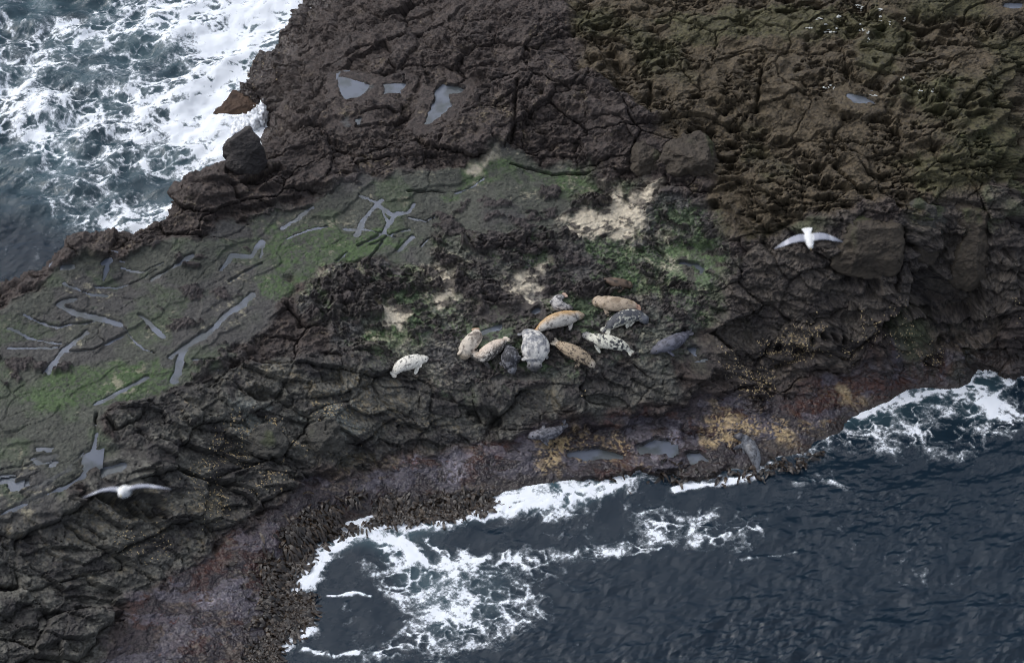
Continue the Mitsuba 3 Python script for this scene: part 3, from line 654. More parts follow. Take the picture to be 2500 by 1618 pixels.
scene['mat_pool'] = {'type': 'roughplastic', 'diffuse_reflectance': mikit.proc(pool_bed), 'int_ior': 1.5, 'alpha': 0.05}


def key(name):
    k, i = name, 0
    while k in labels or k in scene:
        i += 1
        k = f'{name}_{i:03d}'
    return k


def add_pool(x, y, z, keep):
    v_, f_ = np.stack([x.ravel(), y.ravel(), z.ravel()], 1), grid_faces(*x.shape, keep)
    if not len(f_):
        return
    v_, f_ = compact(v_, f_)
    k = key('rock_pool')
    scene[k] = mikit.ply(trimesh.Trimesh(v_, f_, process=False), 'mat_pool', smooth=True)
    labels[k] = {'kind': 'structure'}


for line, wd in CHANNELS:
    w = Fine(line).w
    lo, hi = w.min(0) - wd * 2 - .3, w.max(0) + wd * 2 + .3
    x, y = np.meshgrid(np.arange(lo[0], hi[0], .08), np.arange(lo[1], hi[1], .08))
    d_ = Fine(line).dist(x, y, 3)
    add_pool(x, y, coarse(H0c, x, y) - .055, d_ < wd * 1.9 + .15)
for q, w in POOLS:
    c_, rad, lev = pool_frame(w)
    x, y = np.meshgrid(np.arange(c_[0] - rad - .4, c_[0] + rad + .4, .1), np.arange(c_[1] - rad - .4, c_[1] + rad + .4, .1))
    add_pool(x, y, np.full(x.shape, lev), outline_sd(w[:, :2], x, y) > -.45)


# ------------------------------------------------------------------ boulders
def boulder(name, label, cat, px, py, wpx, hpx, depth, seed, kind, sink=.3, cut=(), group=None):
    p = land([px], [py + hpx * .30])[0]
    s = np.linalg.norm(p - CAM) / FPX
    rx, rz = wpx * s / 2, hpx * s / 2 / .86
    ry = depth / 2
    ico = trimesh.creation.icosphere(5)
    u = np.array(ico.vertices)
    e = 2.7
    u = u / (np.abs(u) ** e).sum(1, keepdims=True) ** (1 / e)
    rng = np.random.default_rng(seed)
    for _ in range(9):                                  # flat faces broken off
        n = rng.normal(size=3)
        n[2] = abs(n[2]) * .8
        n /= np.linalg.norm(n)
        o = rng.uniform(.62, .95)
        u = u - n * np.maximum(u @ n - o, 0)[:, None] * .9
    pts_ = u * [rx, ry, rz]
    nn = u / np.linalg.norm(u, axis=1, keepdims=True)
    a, b = pts_[:, 0] + seed * 7.1, pts_[:, 1] + .8 * pts_[:, 2] + seed * 3.3
    dsp = .10 * fbm(a, b, 1.1, 4, seed) + .16 * (bil(a, b, 1.2, 4, seed + 1) - .4) + .09 * fbm(a, b, 1.9, 5, seed + 3, .6, True) - .12 * ss(.42, .15, vor(a, b, 1.6, seed)[0]) * (N(a, b, .8, seed) > 0)
    pts_ = pts_ + nn * dsp[:, None] * min(1, rz * 1.6)
    yaw = rng.uniform(-.25, .25)
    R = np.array([[math.cos(yaw), -math.sin(yaw), 0], [math.sin(yaw), math.cos(yaw), 0], [0, 0, 1]])
    pts_ = pts_ @ R.T + [p[0], p[1] + ry * .4, p[2] + rz * (1 - 2 * sink)]
    t = np.clip(.5 + .5 * fbm(pts_[:, 0] * 1.0, pts_[:, 1] + pts_[:, 2], 1.3, 4, seed + 2), 0, 1)
    pal = {'dark': ((.020, .018, .018), (.045, .039, .036)), 'brown': ((.028, .022, .017), (.062, .050, .036)), 'weed': ((.024, .013, .010), (.085, .052, .030)), 'grey': ((.030, .028, .025), (.078, .074, .062))}[kind]
    col = np.array(pal[0]) + (np.array(pal[1]) - pal[0]) * t[:, None]
    gm = ss(.5, .7, .5 + .5 * fbm(pts_[:, 0], pts_[:, 1] - pts_[:, 2], .9, 3, seed + 6)) * ss(.1, .6, nn[:, 2]) * .5
    col = (col + (np.array([.052, .066, .024]) - col) * gm[:, None] * (kind in ('brown', 'grey'))) * (.7 + .6 * (.5 + .5 * fbm(pts_[:, 0], pts_[:, 1] + pts_[:, 2], 7, 2, 4)))[:, None]
    k = key(name)
    scene[k] = mikit.ply(trimesh.Trimesh(pts_, ico.faces, process=False), 'mat_boulder', smooth=True, color=col)
    labels[k] = {'label': label, 'category': cat}
    if group:
        labels[k]['group'] = group


boulder('boulder', 'blocky black boulder at the edge of the surf, upper left', 'boulder', 602, 388, 104, 92, 1.8, 2, 'dark', .10)
boulder('boulder', 'low brown weed-covered rock awash in the surf cove', 'boulder', 590, 272, 145, 46, 2.0, 5, 'weed', .2)
boulder('boulder', 'largest rounded boulder, right of the flying bird on the right', 'boulder', 2112, 600, 190, 140, 2.6, 7, 'brown', .25)
boulder('boulder', 'squarish boulder between the largest boulder and the tall pillar', 'boulder', 2248, 600, 92, 78, 1.6, 9, 'brown', .3)
boulder('boulder', 'tall smooth rock pillar above the overhang at right', 'boulder', 2365, 635, 105, 150, 2.0, 11, 'brown', .2)
boulder('boulder', 'rounded boulder topped with a bright green algae patch', 'boulder', 2255, 525, 130, 74, 2.0, 13, 'grey', .3)
boulder('boulder', 'wide flat-topped boulder at the right edge of the cliff top', 'boulder', 2365, 535, 110, 60, 1.8, 15, 'brown', .3)
boulder('boulder', 'long smooth brown boulder at the head of the green flat', 'boulder', 1690, 378, 150, 80, 2.2, 17, 'brown', .35)
boulder('boulder', 'round brown boulder left of the long smooth one', 'boulder', 1575, 385, 90, 62, 1.7, 19, 'brown', .35)
boulder('boulder', 'left one of two faceted grey boulders on the limpet-dotted slope', 'boulder', 655, 1085, 100, 66, 1.6, 21, 'grey', .1)
boulder('boulder', 'right one of two faceted grey boulders on the limpet-dotted slope', 'boulder', 800, 1075, 90, 70, 1.5, 23, 'grey', .1)

# ------------------------------------------------------------------ seals
scene['mat_fur'] = {'type': 'principled', 'base_color': VC, 'roughness': 0.62, 'specular': 0.35, 'sheen': 0.25}
scene['mat_wet_fur'] = {'type': 'principled', 'base_color': VC, 'roughness': 0.32, 'specular': 0.5}
scene['mat_eye'] = {'type': 'principled', 'base_color': {'type': 'rgb', 'value': [.008, .007, .007]}, 'roughness': 0.15, 'specular': 0.6}


def catmull(P, n):
    P = np.asarray(P, float)
    Q = np.vstack([2 * P[0] - P[1], P, 2 * P[-1] - P[-2]])
    seg = np.concatenate([[0], np.cumsum(np.linalg.norm(np.diff(P[:, :3], axis=0), axis=1) + 1e-6)])
    out = []
    for s in np.linspace(0, seg[-1] - 1e-9, n):
        i = min(np.searchsorted(seg, s, side='right') - 1, len(P) - 2)
        t = (s - seg[i]) / (seg[i + 1] - seg[i])
        p0, p1, p2, p3 = Q[i:i + 4]
        out.append(.5 * (2 * p1 + (p2 - p0) * t + (2 * p0 - 5 * p1 + 4 * p2 - p3) * t * t + (3 * p1 - p0 - 3 * p2 + p3) * t ** 3))
    return np.array(out)


def hull_pts(p):
    return m3.Manifold.hull_points(np.asarray(p, np.float32))


def blade(a, b, w0, w1, th, up):
    """a flipper: a flat tapered paddle from a to b with a rounded, slightly toothed end"""
    a, b, up = np.asarray(a, float), np.asarray(b, float), np.asarray(up, float)
    t = b - a
    L_ = np.linalg.norm(t)
    t = t / L_
    s = np.cross(t, up)
    s /= np.linalg.norm(s) + 1e-9
    n = np.cross(s, t)
    pts_ = []
    for f, w in ((0, w0), (.35, lerp(w0, w1, .6)), (.75, w1), (1.0, w1 * .45)):
        for k in np.linspace(0, 2 * np.pi, 10, endpoint=False):
            pts_.append(a + t * L_ * f + s * w * math.cos(k) + n * th * (1 - .45 * f) * math.sin(k))
    return hull_pts(pts_)


def seal(label, spine, coat, seed, lift=1.0, fore=(), hind=True, wet=False, name='seal', headup=0.0, roll=0.0, flat=.86, hindspread=.35):
    """spine: image points from nose to ankle with the body's width in image pixels there; fore: image lines of fore flippers"""
    S = np.array(spine, float)
    pix = DIST / FPX
    r = S[:, 2] * pix / 2 * 1.06
    rise = r * .78 * lift
    C3 = land(S[:, 0], S[:, 1], rise)
    if headup:
        hz = np.zeros(len(S))
        hz[0], hz[1], hz[2] = headup, headup, headup * .6
        # keep the image place: slide along the sight line
        for i in range(3):
            d = ray(S[i, 0], S[i, 1])
            C3[i] += d * (hz[i] / d[2])
    n = 44
    R = catmull(np.column_stack([C3, r]), n)
    c, rr = R[:, :3], np.maximum(R[:, 3], .02)
    c[:, 2] = np.maximum(c[:, 2], fgrid(FHS, c[:, 0], c[:, 1]) + rr * .55)
    kern = np.array([1, 2, 3, 2, 1]) / 9
    c[2:-2] = np.stack([np.convolve(c[:, i], kern, 'valid') for i in range(3)], 1)
    tan = np.gradient(c, axis=0)
    tan /= np.linalg.norm(tan, axis=1, keepdims=True)
    side = np.cross(tan, [0, 0, 1.0])
    side /= np.linalg.norm(side, axis=1, keepdims=True) + 1e-9
    up = np.cross(side, tan)
    m = 26
    th = np.linspace(0, 2 * np.pi, m, endpoint=False)
    wr = np.linspace(0, 1, n)
    rr = rr * (1 + .10 * np.exp(-((wr - .085) / .03) ** 2) - .10 * np.exp(-((wr - .165) / .035) ** 2)) * (1 - .06 * np.exp(-((wr - .20) / .018) ** 2) - .05 * np.exp(-((wr - .28) / .016) ** 2) - .03 * np.exp(-((wr - .40) / .016) ** 2))
    lobes = 1 + .03 * np.sin(3 * th)[None, :] * np.sin(np.linspace(0, 9, n))[:, None]
    cs, sn = np.cos(th), np.sin(th)
    vz = np.where(sn > 0, flat, .72) * sn
    ring = c[:, None] + (rr[:, None] * lobes)[..., None] * (1.04 * cs[None, :, None] * side[:, None] + vz[None, :, None] * up[:, None])
    verts = np.vstack([ring.reshape(-1, 3), c[0] - tan[0] * rr[0] * .7, c[-1] + tan[-1] * rr[-1] * .6])
    f = []
    for i in range(n - 1):
        for j in range(m):
            a, b = i * m + j, i * m + (j + 1) % m
            f += [(a, b, b + m), (a, b + m, a + m)]
    for j in range(m):
        f += [(n * m, (j + 1) % m, j), (n * m + 1, (n - 1) * m + j, (n - 1) * m + (j + 1) % m)]
    tm = trimesh.Trimesh(verts, f, process=False)
    if tm.volume < 0:
        tm.invert()
    M = m3.Manifold(m3.Mesh(np.asarray(tm.vertices, np.float32), np.asarray(tm.faces, np.uint32)))
    Lm = np.linalg.norm(np.diff(c, axis=0), axis=1).sum()
    # hind flippers: two paddles held together or fanned
    tips = []
    if hind:
        for sgn in (-1, 1):
            a = c[-1] + side[-1] * sgn * rr[-1] * .35 - tan[-1] * .05
            b = c[-1] + tan[-1] * Lm * .115 + side[-1] * sgn * Lm * .115 * hindspread
            b[2] = max(b[2], fgrid(FHS, b[0], b[1]) + .03)
            M = M + blade(a, b, rr[-1] * .6, rr[-1] * .75 + .05, .04, up[-1])
            tips.append(b)
    kf = int(n * .33)
    for sgn in (-1, 1):
        a = c[kf] + side[kf] * sgn * rr[kf] * .75 - up[kf] * rr[kf] * .25
        b = a + side[kf] * sgn * .17 + tan[kf] * .24
        b[2] = max(fgrid(FHS, b[0], b[1]) + .04, a[2] - .25)
        M = M + blade(a, b, .09, .085, .035, up[kf])
    for x0, y0, x1, y1 in fore:
        a = None
        d = ray(x0, y0)
        k = np.argmin(np.linalg.norm(np.cross(c - CAM, d), axis=1))
        # root lies on the skin where the sight line meets the body
        tt = (c[k] - CAM) @ d
        a = CAM + d * (tt - rr[k] * .7)
        if np.linalg.norm(a - c[k]) > rr[k] * .95:
            a = c[k] + (a - c[k]) / np.linalg.norm(a - c[k]) * rr[k] * .9
        e = ray(x1, y1)
        s1 = (a - CAM) @ e
        b = CAM + e * s1
        g = fgrid(FHS, b[0], b[1]) + .03
        if b[2] < g:
            b = land([x1], [y1], .03)[0]
        nrm = (a - c[k]) / (np.linalg.norm(a - c[k]) + 1e-9)
        M = M + blade(lerp(a, c[k], .25), b, .10, .09, .035, nrm)
    M = M.refine_to_length(.035)
    mm = M.to_mesh()
    tm = trimesh.Trimesh(mm.vert_properties[:, :3], mm.tri_verts, process=True)
    trimesh.smoothing.filter_taubin(tm, lamb=.5, nu=.52, iterations=5)
    V_ = np.array(tm.vertices)
    _, k = cKDTree(c).query(V_)
    off = V_ - c[k]
    lat, hgt = (off * side[k]).sum(1) / rr[k], (off * up[k]).sum(1) / rr[k]
    s_ = np.linspace(0, 1, n)[k]
    from meshkit import fbm as f3, noise as n3d
    q = np.stack([s_ * Lm, (off * side[k]).sum(1), (off * up[k]).sum(1)], 1) + seed * 11.3
    rgb = coat(s_, lat, hgt, q, f3, n3d, seed)
    k_ = key(name)
    scene[k_ + '__body'] = mikit.ply(tm, 'mat_wet_fur' if wet else 'mat_fur', smooth=True, color=np.clip(rgb, .008, .85))
    labels[k_] = {'label': label, 'category': 'seal', 'group': 'seals hauled out on the rock shelf'}
    # eyes and nose pad
    i = 5
    for sgn in (-1, 1):
        e = c[i] + side[i] * sgn * rr[i] * .72 + up[i] * rr[i] * .50
        sp_ = trimesh.creation.icosphere(2, radius=.034)
        sp_.apply_translation(e)
        kk = k_ + '__eye' + ('' if sgn < 0 else '_001')
        scene[kk] = mikit.ply(sp_, 'mat_eye', smooth=True)
    npd = trimesh.creation.icosphere(2, radius=.04)
    npd.apply_scale([1, 1, .8])
    npd.apply_translation(c[0] - tan[0] * rr[0] * .55 + up[0] * rr[0] * .2)
    scene[k_ + '__nose'] = mikit.ply(npd, 'mat_eye', smooth=True)


def coat(light, dark, spots=.55, size=9.0, edge=.06, back=0.0, head=None, belly=None, tone=.25, side=0.0, backcol=None, flip=None):
    light, dark = np.array(light), np.array(dark)

    def fn(s, lat, hgt, q, f3, n3, seed):
        a = f3(q * size * 1.25, 4, seed)
        b = f3(q * 2.2, 3, seed + 7)
        w = hgt * .6 + lat * side
        t = ss(spots - edge, spots + edge, a + .35 * (b - .5) + back * w)
        rgb = light * (1 + tone * (b - .5) * 2)[:, None]
        rgb = rgb + (dark - rgb) * t[:, None]
        if backcol is not None:
            kk = ss(-.15, .85, w + .8 * (b - .5))
            rgb = rgb + (np.array(backcol) * (1 + .5 * (a - .5))[:, None] - rgb) * (kk * .85)[:, None]
        if head is not None:
            kk = ss(.20, .08, s + .05 * (a - .5)) * .85
            rgb = rgb + (np.array(head) - rgb) * kk[:, None]
        mz = ss(.035, .0, s) * .6
        rgb = rgb + (np.array([.04, .04, .042]) - rgb) * mz[:, None]
        if flip is not None:
            kk = ss(.93, .99, s) * .8
            rgb = rgb + (np.array(flip) - rgb) * kk[:, None]
        fine = f3(q * 24, 3, seed + 3)
        rgb = rgb * (.72 + .56 * fine)[:, None]
        return rgb * (1 - .45 * ss(.60, .72, f3(q * 17 + 5, 2, seed + 9)))[:, None]
    return fn


seal('white seal with small black spots lying alone, leftmost of the seals', [(1043, 873, 11), (1036, 876, 19), (1023, 879, 30), (1002, 884, 36), (980, 893, 31), (968, 904, 20), (963, 911, 13)],
     coat((.66, .63, .55), (.07, .07, .07), .64, 9, .05, 0), 1, fore=[(1020, 889, 1029, 896)])
seal('cream and grey-brown seal with its tail towards the surf, left end of the central row', [(1134, 876, 14), (1135, 868, 24), (1137, 856, 34), (1147, 839, 37), (1160, 823, 33), (1163, 812, 19), (1162, 807, 12)],
     coat((.52, .46, .38), (.13, .105, .085), .62, 5, .12, 0, head=(.30, .24, .17), side=.4, flip=(.30, .17, .10)), 2, fore=[(1122, 850, 1117, 866)])
seal('mottled cream seal with a fawn belly beside the grey-brown one', [(1150, 861, 12), (1160, 867, 22), (1174, 872, 33), (1192, 860, 38), (1213, 845, 33), (1228, 834, 18), (1233, 831, 12)],
     coat((.50, .46, .40), (.06, .055, .05), .50, 13, .06, -.25, backcol=(.56, .45, .35), side=-.5, flip=(.60, .52, .42)), 3, fore=[(1168, 858, 1153, 857)])
seal('small dark charcoal seal with a grey head, beside the biggest seal', [(1254, 910, 12), (1250, 901, 24), (1245, 888, 33), (1246, 873, 42), (1246, 860, 32), (1241, 851, 19), (1240, 847, 13)],
     coat((.16, .16, .17), (.030, .030, .034), .47, 11, .07, .1, head=(.19, .19, .20)), 4, fore=[(1263, 874, 1273, 872)])
seal('biggest seal, fat and pale grey with a dark face', [(1306, 905, 15), (1305, 896, 31), (1305, 883, 38), (1306, 862, 58), (1307, 843, 63), (1300, 826, 50), (1286, 813, 28), (1279, 811, 20)],
     coat((.52, .50, .46), (.15, .155, .17), .55, 6, .18, 0, head=(.035, .035, .038), flip=(.12, .12, .13)), 5, hindspread=.5, flat=.68, fore=[(1279, 872, 1273, 878)])
seal('brown speckled seal lying diagonally right of the biggest seal', [(1453, 896, 9), (1446, 890, 18), (1434, 880, 28), (1412, 866, 36), (1388, 853, 32), (1366, 842, 20), (1358, 838, 14)],
     coat((.36, .28, .19), (.045, .036, .028), .48, 14, .06, -.2, head=(.46, .40, .32), backcol=None, flip=(.55, .48, .38)), 6)
seal('black and white marbled seal lying on its back', [(1422, 817, 10), (1431, 819, 18), (1446, 826, 26), (1466, 832, 34), (1492, 836, 35), (1517, 844, 27), (1530, 850, 17), (1536, 855, 12)],
     coat((.60, .58, .48), (.035, .037, .040), .545, 8, .05, 0, head=(.10, .10, .11)), 7, fore=[(1458, 839, 1470, 849), (1470, 820, 1462, 815)])
seal('plain slate-grey seal lying alone, rightmost on the upper flat', [(1590, 861, 10), (1599, 856, 19), (1613, 848, 30), (1636, 839, 36), (1658, 827, 31), (1673, 818, 19), (1679, 815, 12)],
     coat((.125, .125, .15), (.055, .055, .068), .55, 7, .15, 0, head=(.07, .07, .085), flip=(.08, .08, .09)), 8)
seal('arched dark grey seal with a pale mottled belly and raised flipper', [(1577, 790, 10), (1575, 783, 19), (1567, 775, 26), (1549, 769, 31), (1527, 773, 36), (1506, 783, 32), (1489, 796, 22), (1482, 804, 14)],
     coat((.46, .45, .38), (.055, .058, .066), .545, 9, .07, .40, head=(.10, .105, .12)), 9, fore=[(1537, 786, 1530, 801)], hindspread=.8)
seal('plain sandy buff seal lying at the top right of the group', [(1450, 735, 19), (1458, 736, 27), (1475, 739, 34), (1501, 742, 37), (1528, 745, 32), (1546, 748, 25), (1553, 750, 18)],
     coat((.40, .32, .235), (.20, .15, .10), .60, 5, .15, 0, flip=(.42, .24, .17)), 10, fore=[(1490, 752, 1500, 757)], hindspread=.3)
seal('small curled grey and white mottled seal behind the orange one', [(1396, 753, 12), (1389, 752, 18), (1376, 750, 25), (1363, 744, 28), (1360, 733, 25), (1371, 725, 15), (1376, 722, 11)],
     coat((.42, .40, .38), (.06, .06, .065), .50, 12, .07, 0, head=(.07, .065, .065), flip=(.45, .30, .22)), 11, fore=[(1355, 738, 1342, 737)])
seal('orange-backed seal with a pale grey belly', [(1425, 770, 10), (1418, 770, 18), (1404, 772, 29), (1380, 777, 38), (1352, 784, 36), (1327, 796, 25), (1315, 805, 16), (1310, 809, 12)],
     coat((.45, .42, .37), (.15, .14, .13), .60, 6, .10, 0, backcol=(.43, .265, .11), side=.75, head=(.32, .25, .17), flip=(.40, .24, .12)), 12, fore=[(1388, 787, 1382, 794), (1378, 768, 1371, 771)])
seal('dark chocolate brown seal highest up the rock, at the back of the group', [(1542, 699, 12), (1536, 696, 18), (1524, 693, 23), (1506, 690, 25), (1490, 686, 19), (1479, 684, 12), (1474, 684, 9)],
     coat((.115, .080, .056), (.045, .032, .024), .56, 6, .12, 0, flip=(.13, .09, .06)), 13)
seal('dark grey seal on the wet ledge below the group', [(1291, 1066, 10), (1300, 1063, 19), (1316, 1061, 27), (1338, 1059, 31), (1358, 1053, 25), (1370, 1045, 16), (1375, 1041, 11)],
     coat((.15, .15, .165), (.045, .046, .054), .50, 9, .10, 0, head=(.15, .15, .17)), 14, fore=[(1325, 1070, 1340, 1078)], hindspread=.5)
seal('wet grey seal climbing the ledge out of the sea', [(1795, 1065, 11), (1804, 1065, 19), (1815, 1070, 24), (1827, 1083, 29), (1838, 1102, 30), (1845, 1122, 23), (1847, 1138, 14), (1847, 1144, 11)],
     coat((.155, .16, .17), (.05, .05, .056), .58, 6, .12, 0, head=(.05, .05, .06)), 15, fore=[(1815, 1087, 1790, 1096)], wet=True, headup=.18)

# ------------------------------------------------------------------ gulls in flight
scene['mat_feather'] = {'type': 'principled', 'base_color': VC, 'roughness': 0.7, 'specular': 0.25}
scene['mat_bill'] = {'type': 'principled', 'base_color': {'type': 'rgb', 'value': [.45, .36, .16]}, 'roughness': 0.4}


def ball(p, r, sc=(1, 1, 1)):
    s = trimesh.creation.icosphere(2, radius=r)
    return np.array(s.vertices) * sc + p


def bird(label, px, py, dist_, pitch, bank, yaw, droop, thick):
    """local axes: y forward, x right, z up; flies towards the viewer"""
    M = hull_pts(np.vstack([ball([0, .12, .01], .058), ball([0, .0, 0], .080, (1, 1.3, .9)), ball([0, -.10, 0], .050, (1, 1.3, .8))]))
    M = M + hull_pts(np.vstack([ball([0, .13, .01], .05), ball([0, .185, .015], .043, (1, 1.1, .95))]))
    tail = []
    for x in np.linspace(-.085, .085, 7):
        tail += [[x, -.235 - .02 * math.cos(x * 18), .004], [x, -.235 - .02 * math.cos(x * 18), -.004]]
    M = M + hull_pts(np.vstack([ball([0, -.10, 0], .036, (1.1, 1, .6)), tail]))
    for sgn in (-1, 1):
        st = [(.03, .085, -.075, .028, .018), (.15, .105, -.060, .055, .014), (.27, .085, -.055, .045 - droop * .3, .010), (.40, .035, -.065, .0 - droop, .007), (.535, -.055, -.075, -.055 - droop * 1.9, .003)]
        for a, b in zip(st[:-1], st[1:]):
            p = []
            for X, y0, y1, z, th in (a, b):
                th *= thick
                p += [[sgn * X, y0, z], [sgn * X, y0 - .02, z + th], [sgn * X, y0 - .02, z - th], [sgn * X, y1, z + .002], [sgn * X, y1, z - .002]]
            M = M + hull_pts(p)
    M = M.refine_to_length(.02)
    mm = M.to_mesh()
    tm = trimesh.Trimesh(mm.vert_properties[:, :3], mm.tri_verts, process=True)
    trimesh.smoothing.filter_taubin(tm, iterations=4)
    V_ = np.array(tm.vertices)
    ax = np.abs(V_[:, 0])
    rgb = np.tile([.64, .64, .62], (len(V_), 1))
    wing = ss(.055, .09, ax)[:, None] * (V_[:, 1] > -.13)[:, None]
    top = np.array([.27, .28, .32]) * (1 - .6 * ss(.40, .53, ax))[:, None]
    rgb = lerp(rgb, top, wing)
    rgb = lerp(rgb, np.array([.58, .58, .60]), (ss(.30, .33, ax) * ss(.39, .36, ax) * .5)[:, None])
    B = CAM + ray(px, py) * dist_
    to = T().translate(B.tolist()).rotate([0, 0, 1], 180 + yaw).rotate([0, 1, 0], bank).rotate([1, 0, 0], pitch)
    k = key('seabird')
    scene[k + '__body'] = mikit.ply(tm, 'mat_feather', smooth=True, color=rgb, to_world=to)
    bill = trimesh.creation.cone(.014, .05)
    bill.apply_transform(trimesh.transformations.rotation_matrix(-math.pi / 2, [1, 0, 0]))
    bill.apply_translation([0, .222, .008])
    scene[k + '__bill'] = mikit.ply(bill, 'mat_bill', smooth=40, to_world=to)
    for n, sgn in (('__eye', -1), ('__eye_001', 1)):
        e = trimesh.creation.icosphere(2, radius=.007)
        e.apply_translation([sgn * .034, .205, .028])
        scene[k + n] = mikit.ply(e, 'mat_eye', smooth=True, to_world=to)
    labels[k] = {'label': label, 'category': 'seabird', 'group': 'white seabirds gliding in front of the rocks'}


bird('white and grey seabird gliding with spread tail in front of the right-hand cliff', 1975, 583, 45, -2, 5, 3, .075, 1)
bird('white and grey seabird seen head-on with thin level wings at lower left', 305, 1199, 34, 31, 8, 0, -.005, 1.15)

# ------------------------------------------------------------------ limpets, seaweed, guano
rng = np.random.default_rng(77)


def normals_at(x, y):
    e = .08
    n = np.stack([-(fgrid(FH, x + e, y) - fgrid(FH, x - e, y)) / (2 * e), -(fgrid(FH, x, y + e) - fgrid(FH, x, y - e)) / (2 * e), np.ones_like(x)], 1)
    return n / np.linalg.norm(n, axis=1, keepdims=True)


def scatter(polys, n, clump, seed):
    sd = union_sd(polys)
    out = []
    g = np.random.default_rng(seed)
    bx0, by0 = gx[sd > -.5].min(), gy[sd > -.5].min()
    bx1, by1 = gx[sd > -.5].max(), gy[sd > -.5].max()
    p = np.stack([g.uniform(bx0, bx1, n * 25), g.uniform(by0, by1, n * 25)], 1)
    w = ss(-.3, 1.0, coarse(sd, p[:, 0], p[:, 1])) * ss(clump, clump + .35, fbm(p[:, 0], p[:, 1], .9, 3, seed % 20) * .5 + .5)
    p = p[g.random(len(p)) < w]
    return p[:n]


LIMP = [[(520, 1040), (700, 960), (900, 1000), (880, 1100), (700, 1200), (500, 1290), (440, 1180)], [(1640, 880), (1800, 830), (1900, 900), (1880, 980), (1700, 990)], [(1850, 830), (2000, 770), (2200, 780), (2480, 740), (2480, 850), (2200, 860), (1950, 880)], [(1380, 930), (1420, 920), (1420, 1000), (1390, 1010)], [(260, 1290), (420, 1250), (420, 1360), (300, 1400)], [(560, 150), (700, 100), (690, 250), (600, 240)]]
lp = np.vstack([scatter([p], k, .34, 31 + i) for i, (p, k) in enumerate(zip(LIMP, (800, 260, 1000, 110, 110, 80)))])
dd_, ii_ = _fi.query(lp)
near = np.stack([RX.ravel()[ii_], RY.ravel()[ii_], GH.ravel()[ii_]], 1)
nm = normals_at(near[:, 0], near[:, 1])
cone = trimesh.creation.cone(1, .8, sections=7)
cv, cf = np.array(cone.vertices), np.array(cone.faces)
rad = rng.uniform(.016, .040, len(near))
tx_ = np.cross(nm, [0, 1, 0.01])
tx_ /= np.linalg.norm(tx_, axis=1, keepdims=True)
ty_ = np.cross(nm, tx_)
LV = near[:, None] + rad[:, None, None] * (cv[None, :, :1] * tx_[:, None] + cv[None, :, 1:2] * ty_[:, None] + (cv[None, :, 2:] - .1) * nm[:, None])
LF = cf[None] + (np.arange(len(near)) * len(cv))[:, None, None]
lc = np.repeat(np.array([.40, .30, .16]) * rng.uniform(.5, 1.25, (len(near), 1)), len(cv), 0)
scene['mat_shell'] = {'type': 'principled', 'base_color': VC, 'roughness': 0.6}
scene['limpet'] = mikit.ply(trimesh.Trimesh(LV.reshape(-1, 3), LF.reshape(-1, 3), process=False), 'mat_shell', color=lc)
labels['limpet'] = {'label': 'small yellowish limpets and barnacles dotting the dark rock faces', 'category': 'limpets', 'kind': 'stuff'}


def fronds(line, n, spread, seed, zlo=.0):
    g = np.random.default_rng(seed)
    w = at_z(*np.array(line, float).T, .35)
    seg = np.concatenate([[0], np.cumsum(np.linalg.norm(np.diff(w, axis=0), axis=1))])
    s = g.uniform(0, seg[-1], n)
    p = np.stack([np.interp(s, seg, w[:, i]) for i in (0, 1)], 1) + g.normal(0, spread, (n, 2))
    cl = fbm(p[:, 0], p[:, 1], 1.2, 2, seed % 20)
    p = p[cl > -.08 + .25 * (g.random(len(p)) - .5)]
    n = len(p)
    z = np.maximum(ground(p[:, 0], p[:, 1]), .02)
    out_dir = np.array([.45, -.89])
    ang = g.normal(0, 1.3, n) + 1.6 * fbm(p[:, 0], p[:, 1], .9, 2, 5)
    dirs = np.stack([out_dir[0] * np.cos(ang) - out_dir[1] * np.sin(ang), out_dir[0] * np.sin(ang) + out_dir[1] * np.cos(ang)], 1)
    L_ = g.uniform(.22, .55, n)
    wd = g.uniform(.035, .08, n)
    V_, F_ = [], []
    k = 6
    for i in range(k):
        f = i / (k - 1)
        pos = p + dirs * (L_ * f)[:, None]
        gz = np.maximum(ground(pos[:, 0], pos[:, 1]), .03)
        zz_ = np.maximum(z + L_ * (.75 * f - 1.0 * f * f) + .05, gz + .03 + .03 * g.random(n))
        wv = wd * (1.0 - .75 * abs(f - .45)) * (0.35 if f in (0,) else 1)
        sd_ = np.stack([-dirs[:, 1], dirs[:, 0]], 1) * wv[:, None]
        tilt = g.normal(0, .03, n)
        V_.append(np.column_stack([pos - sd_, zz_ - tilt]))
        V_.append(np.column_stack([pos + sd_, zz_ + tilt]))
    V_ = np.stack(V_, 1)
    for i in range(k - 1):
        F_ += [(2 * i, 2 * i + 1, 2 * i + 3), (2 * i, 2 * i + 3, 2 * i + 2)]
    F_ = np.array(F_)[None] + (np.arange(n) * 2 * k)[:, None, None]
    tone = np.array([.017, .012, .0085]) * g.uniform(.35, 1.7, (n, 1)) + np.array([.03, .018, .008]) * (g.random((n, 1)) ** 5)
    return V_.reshape(-1, 3), F_.reshape(-1, 3), np.repeat(tone, 2 * k, 0)


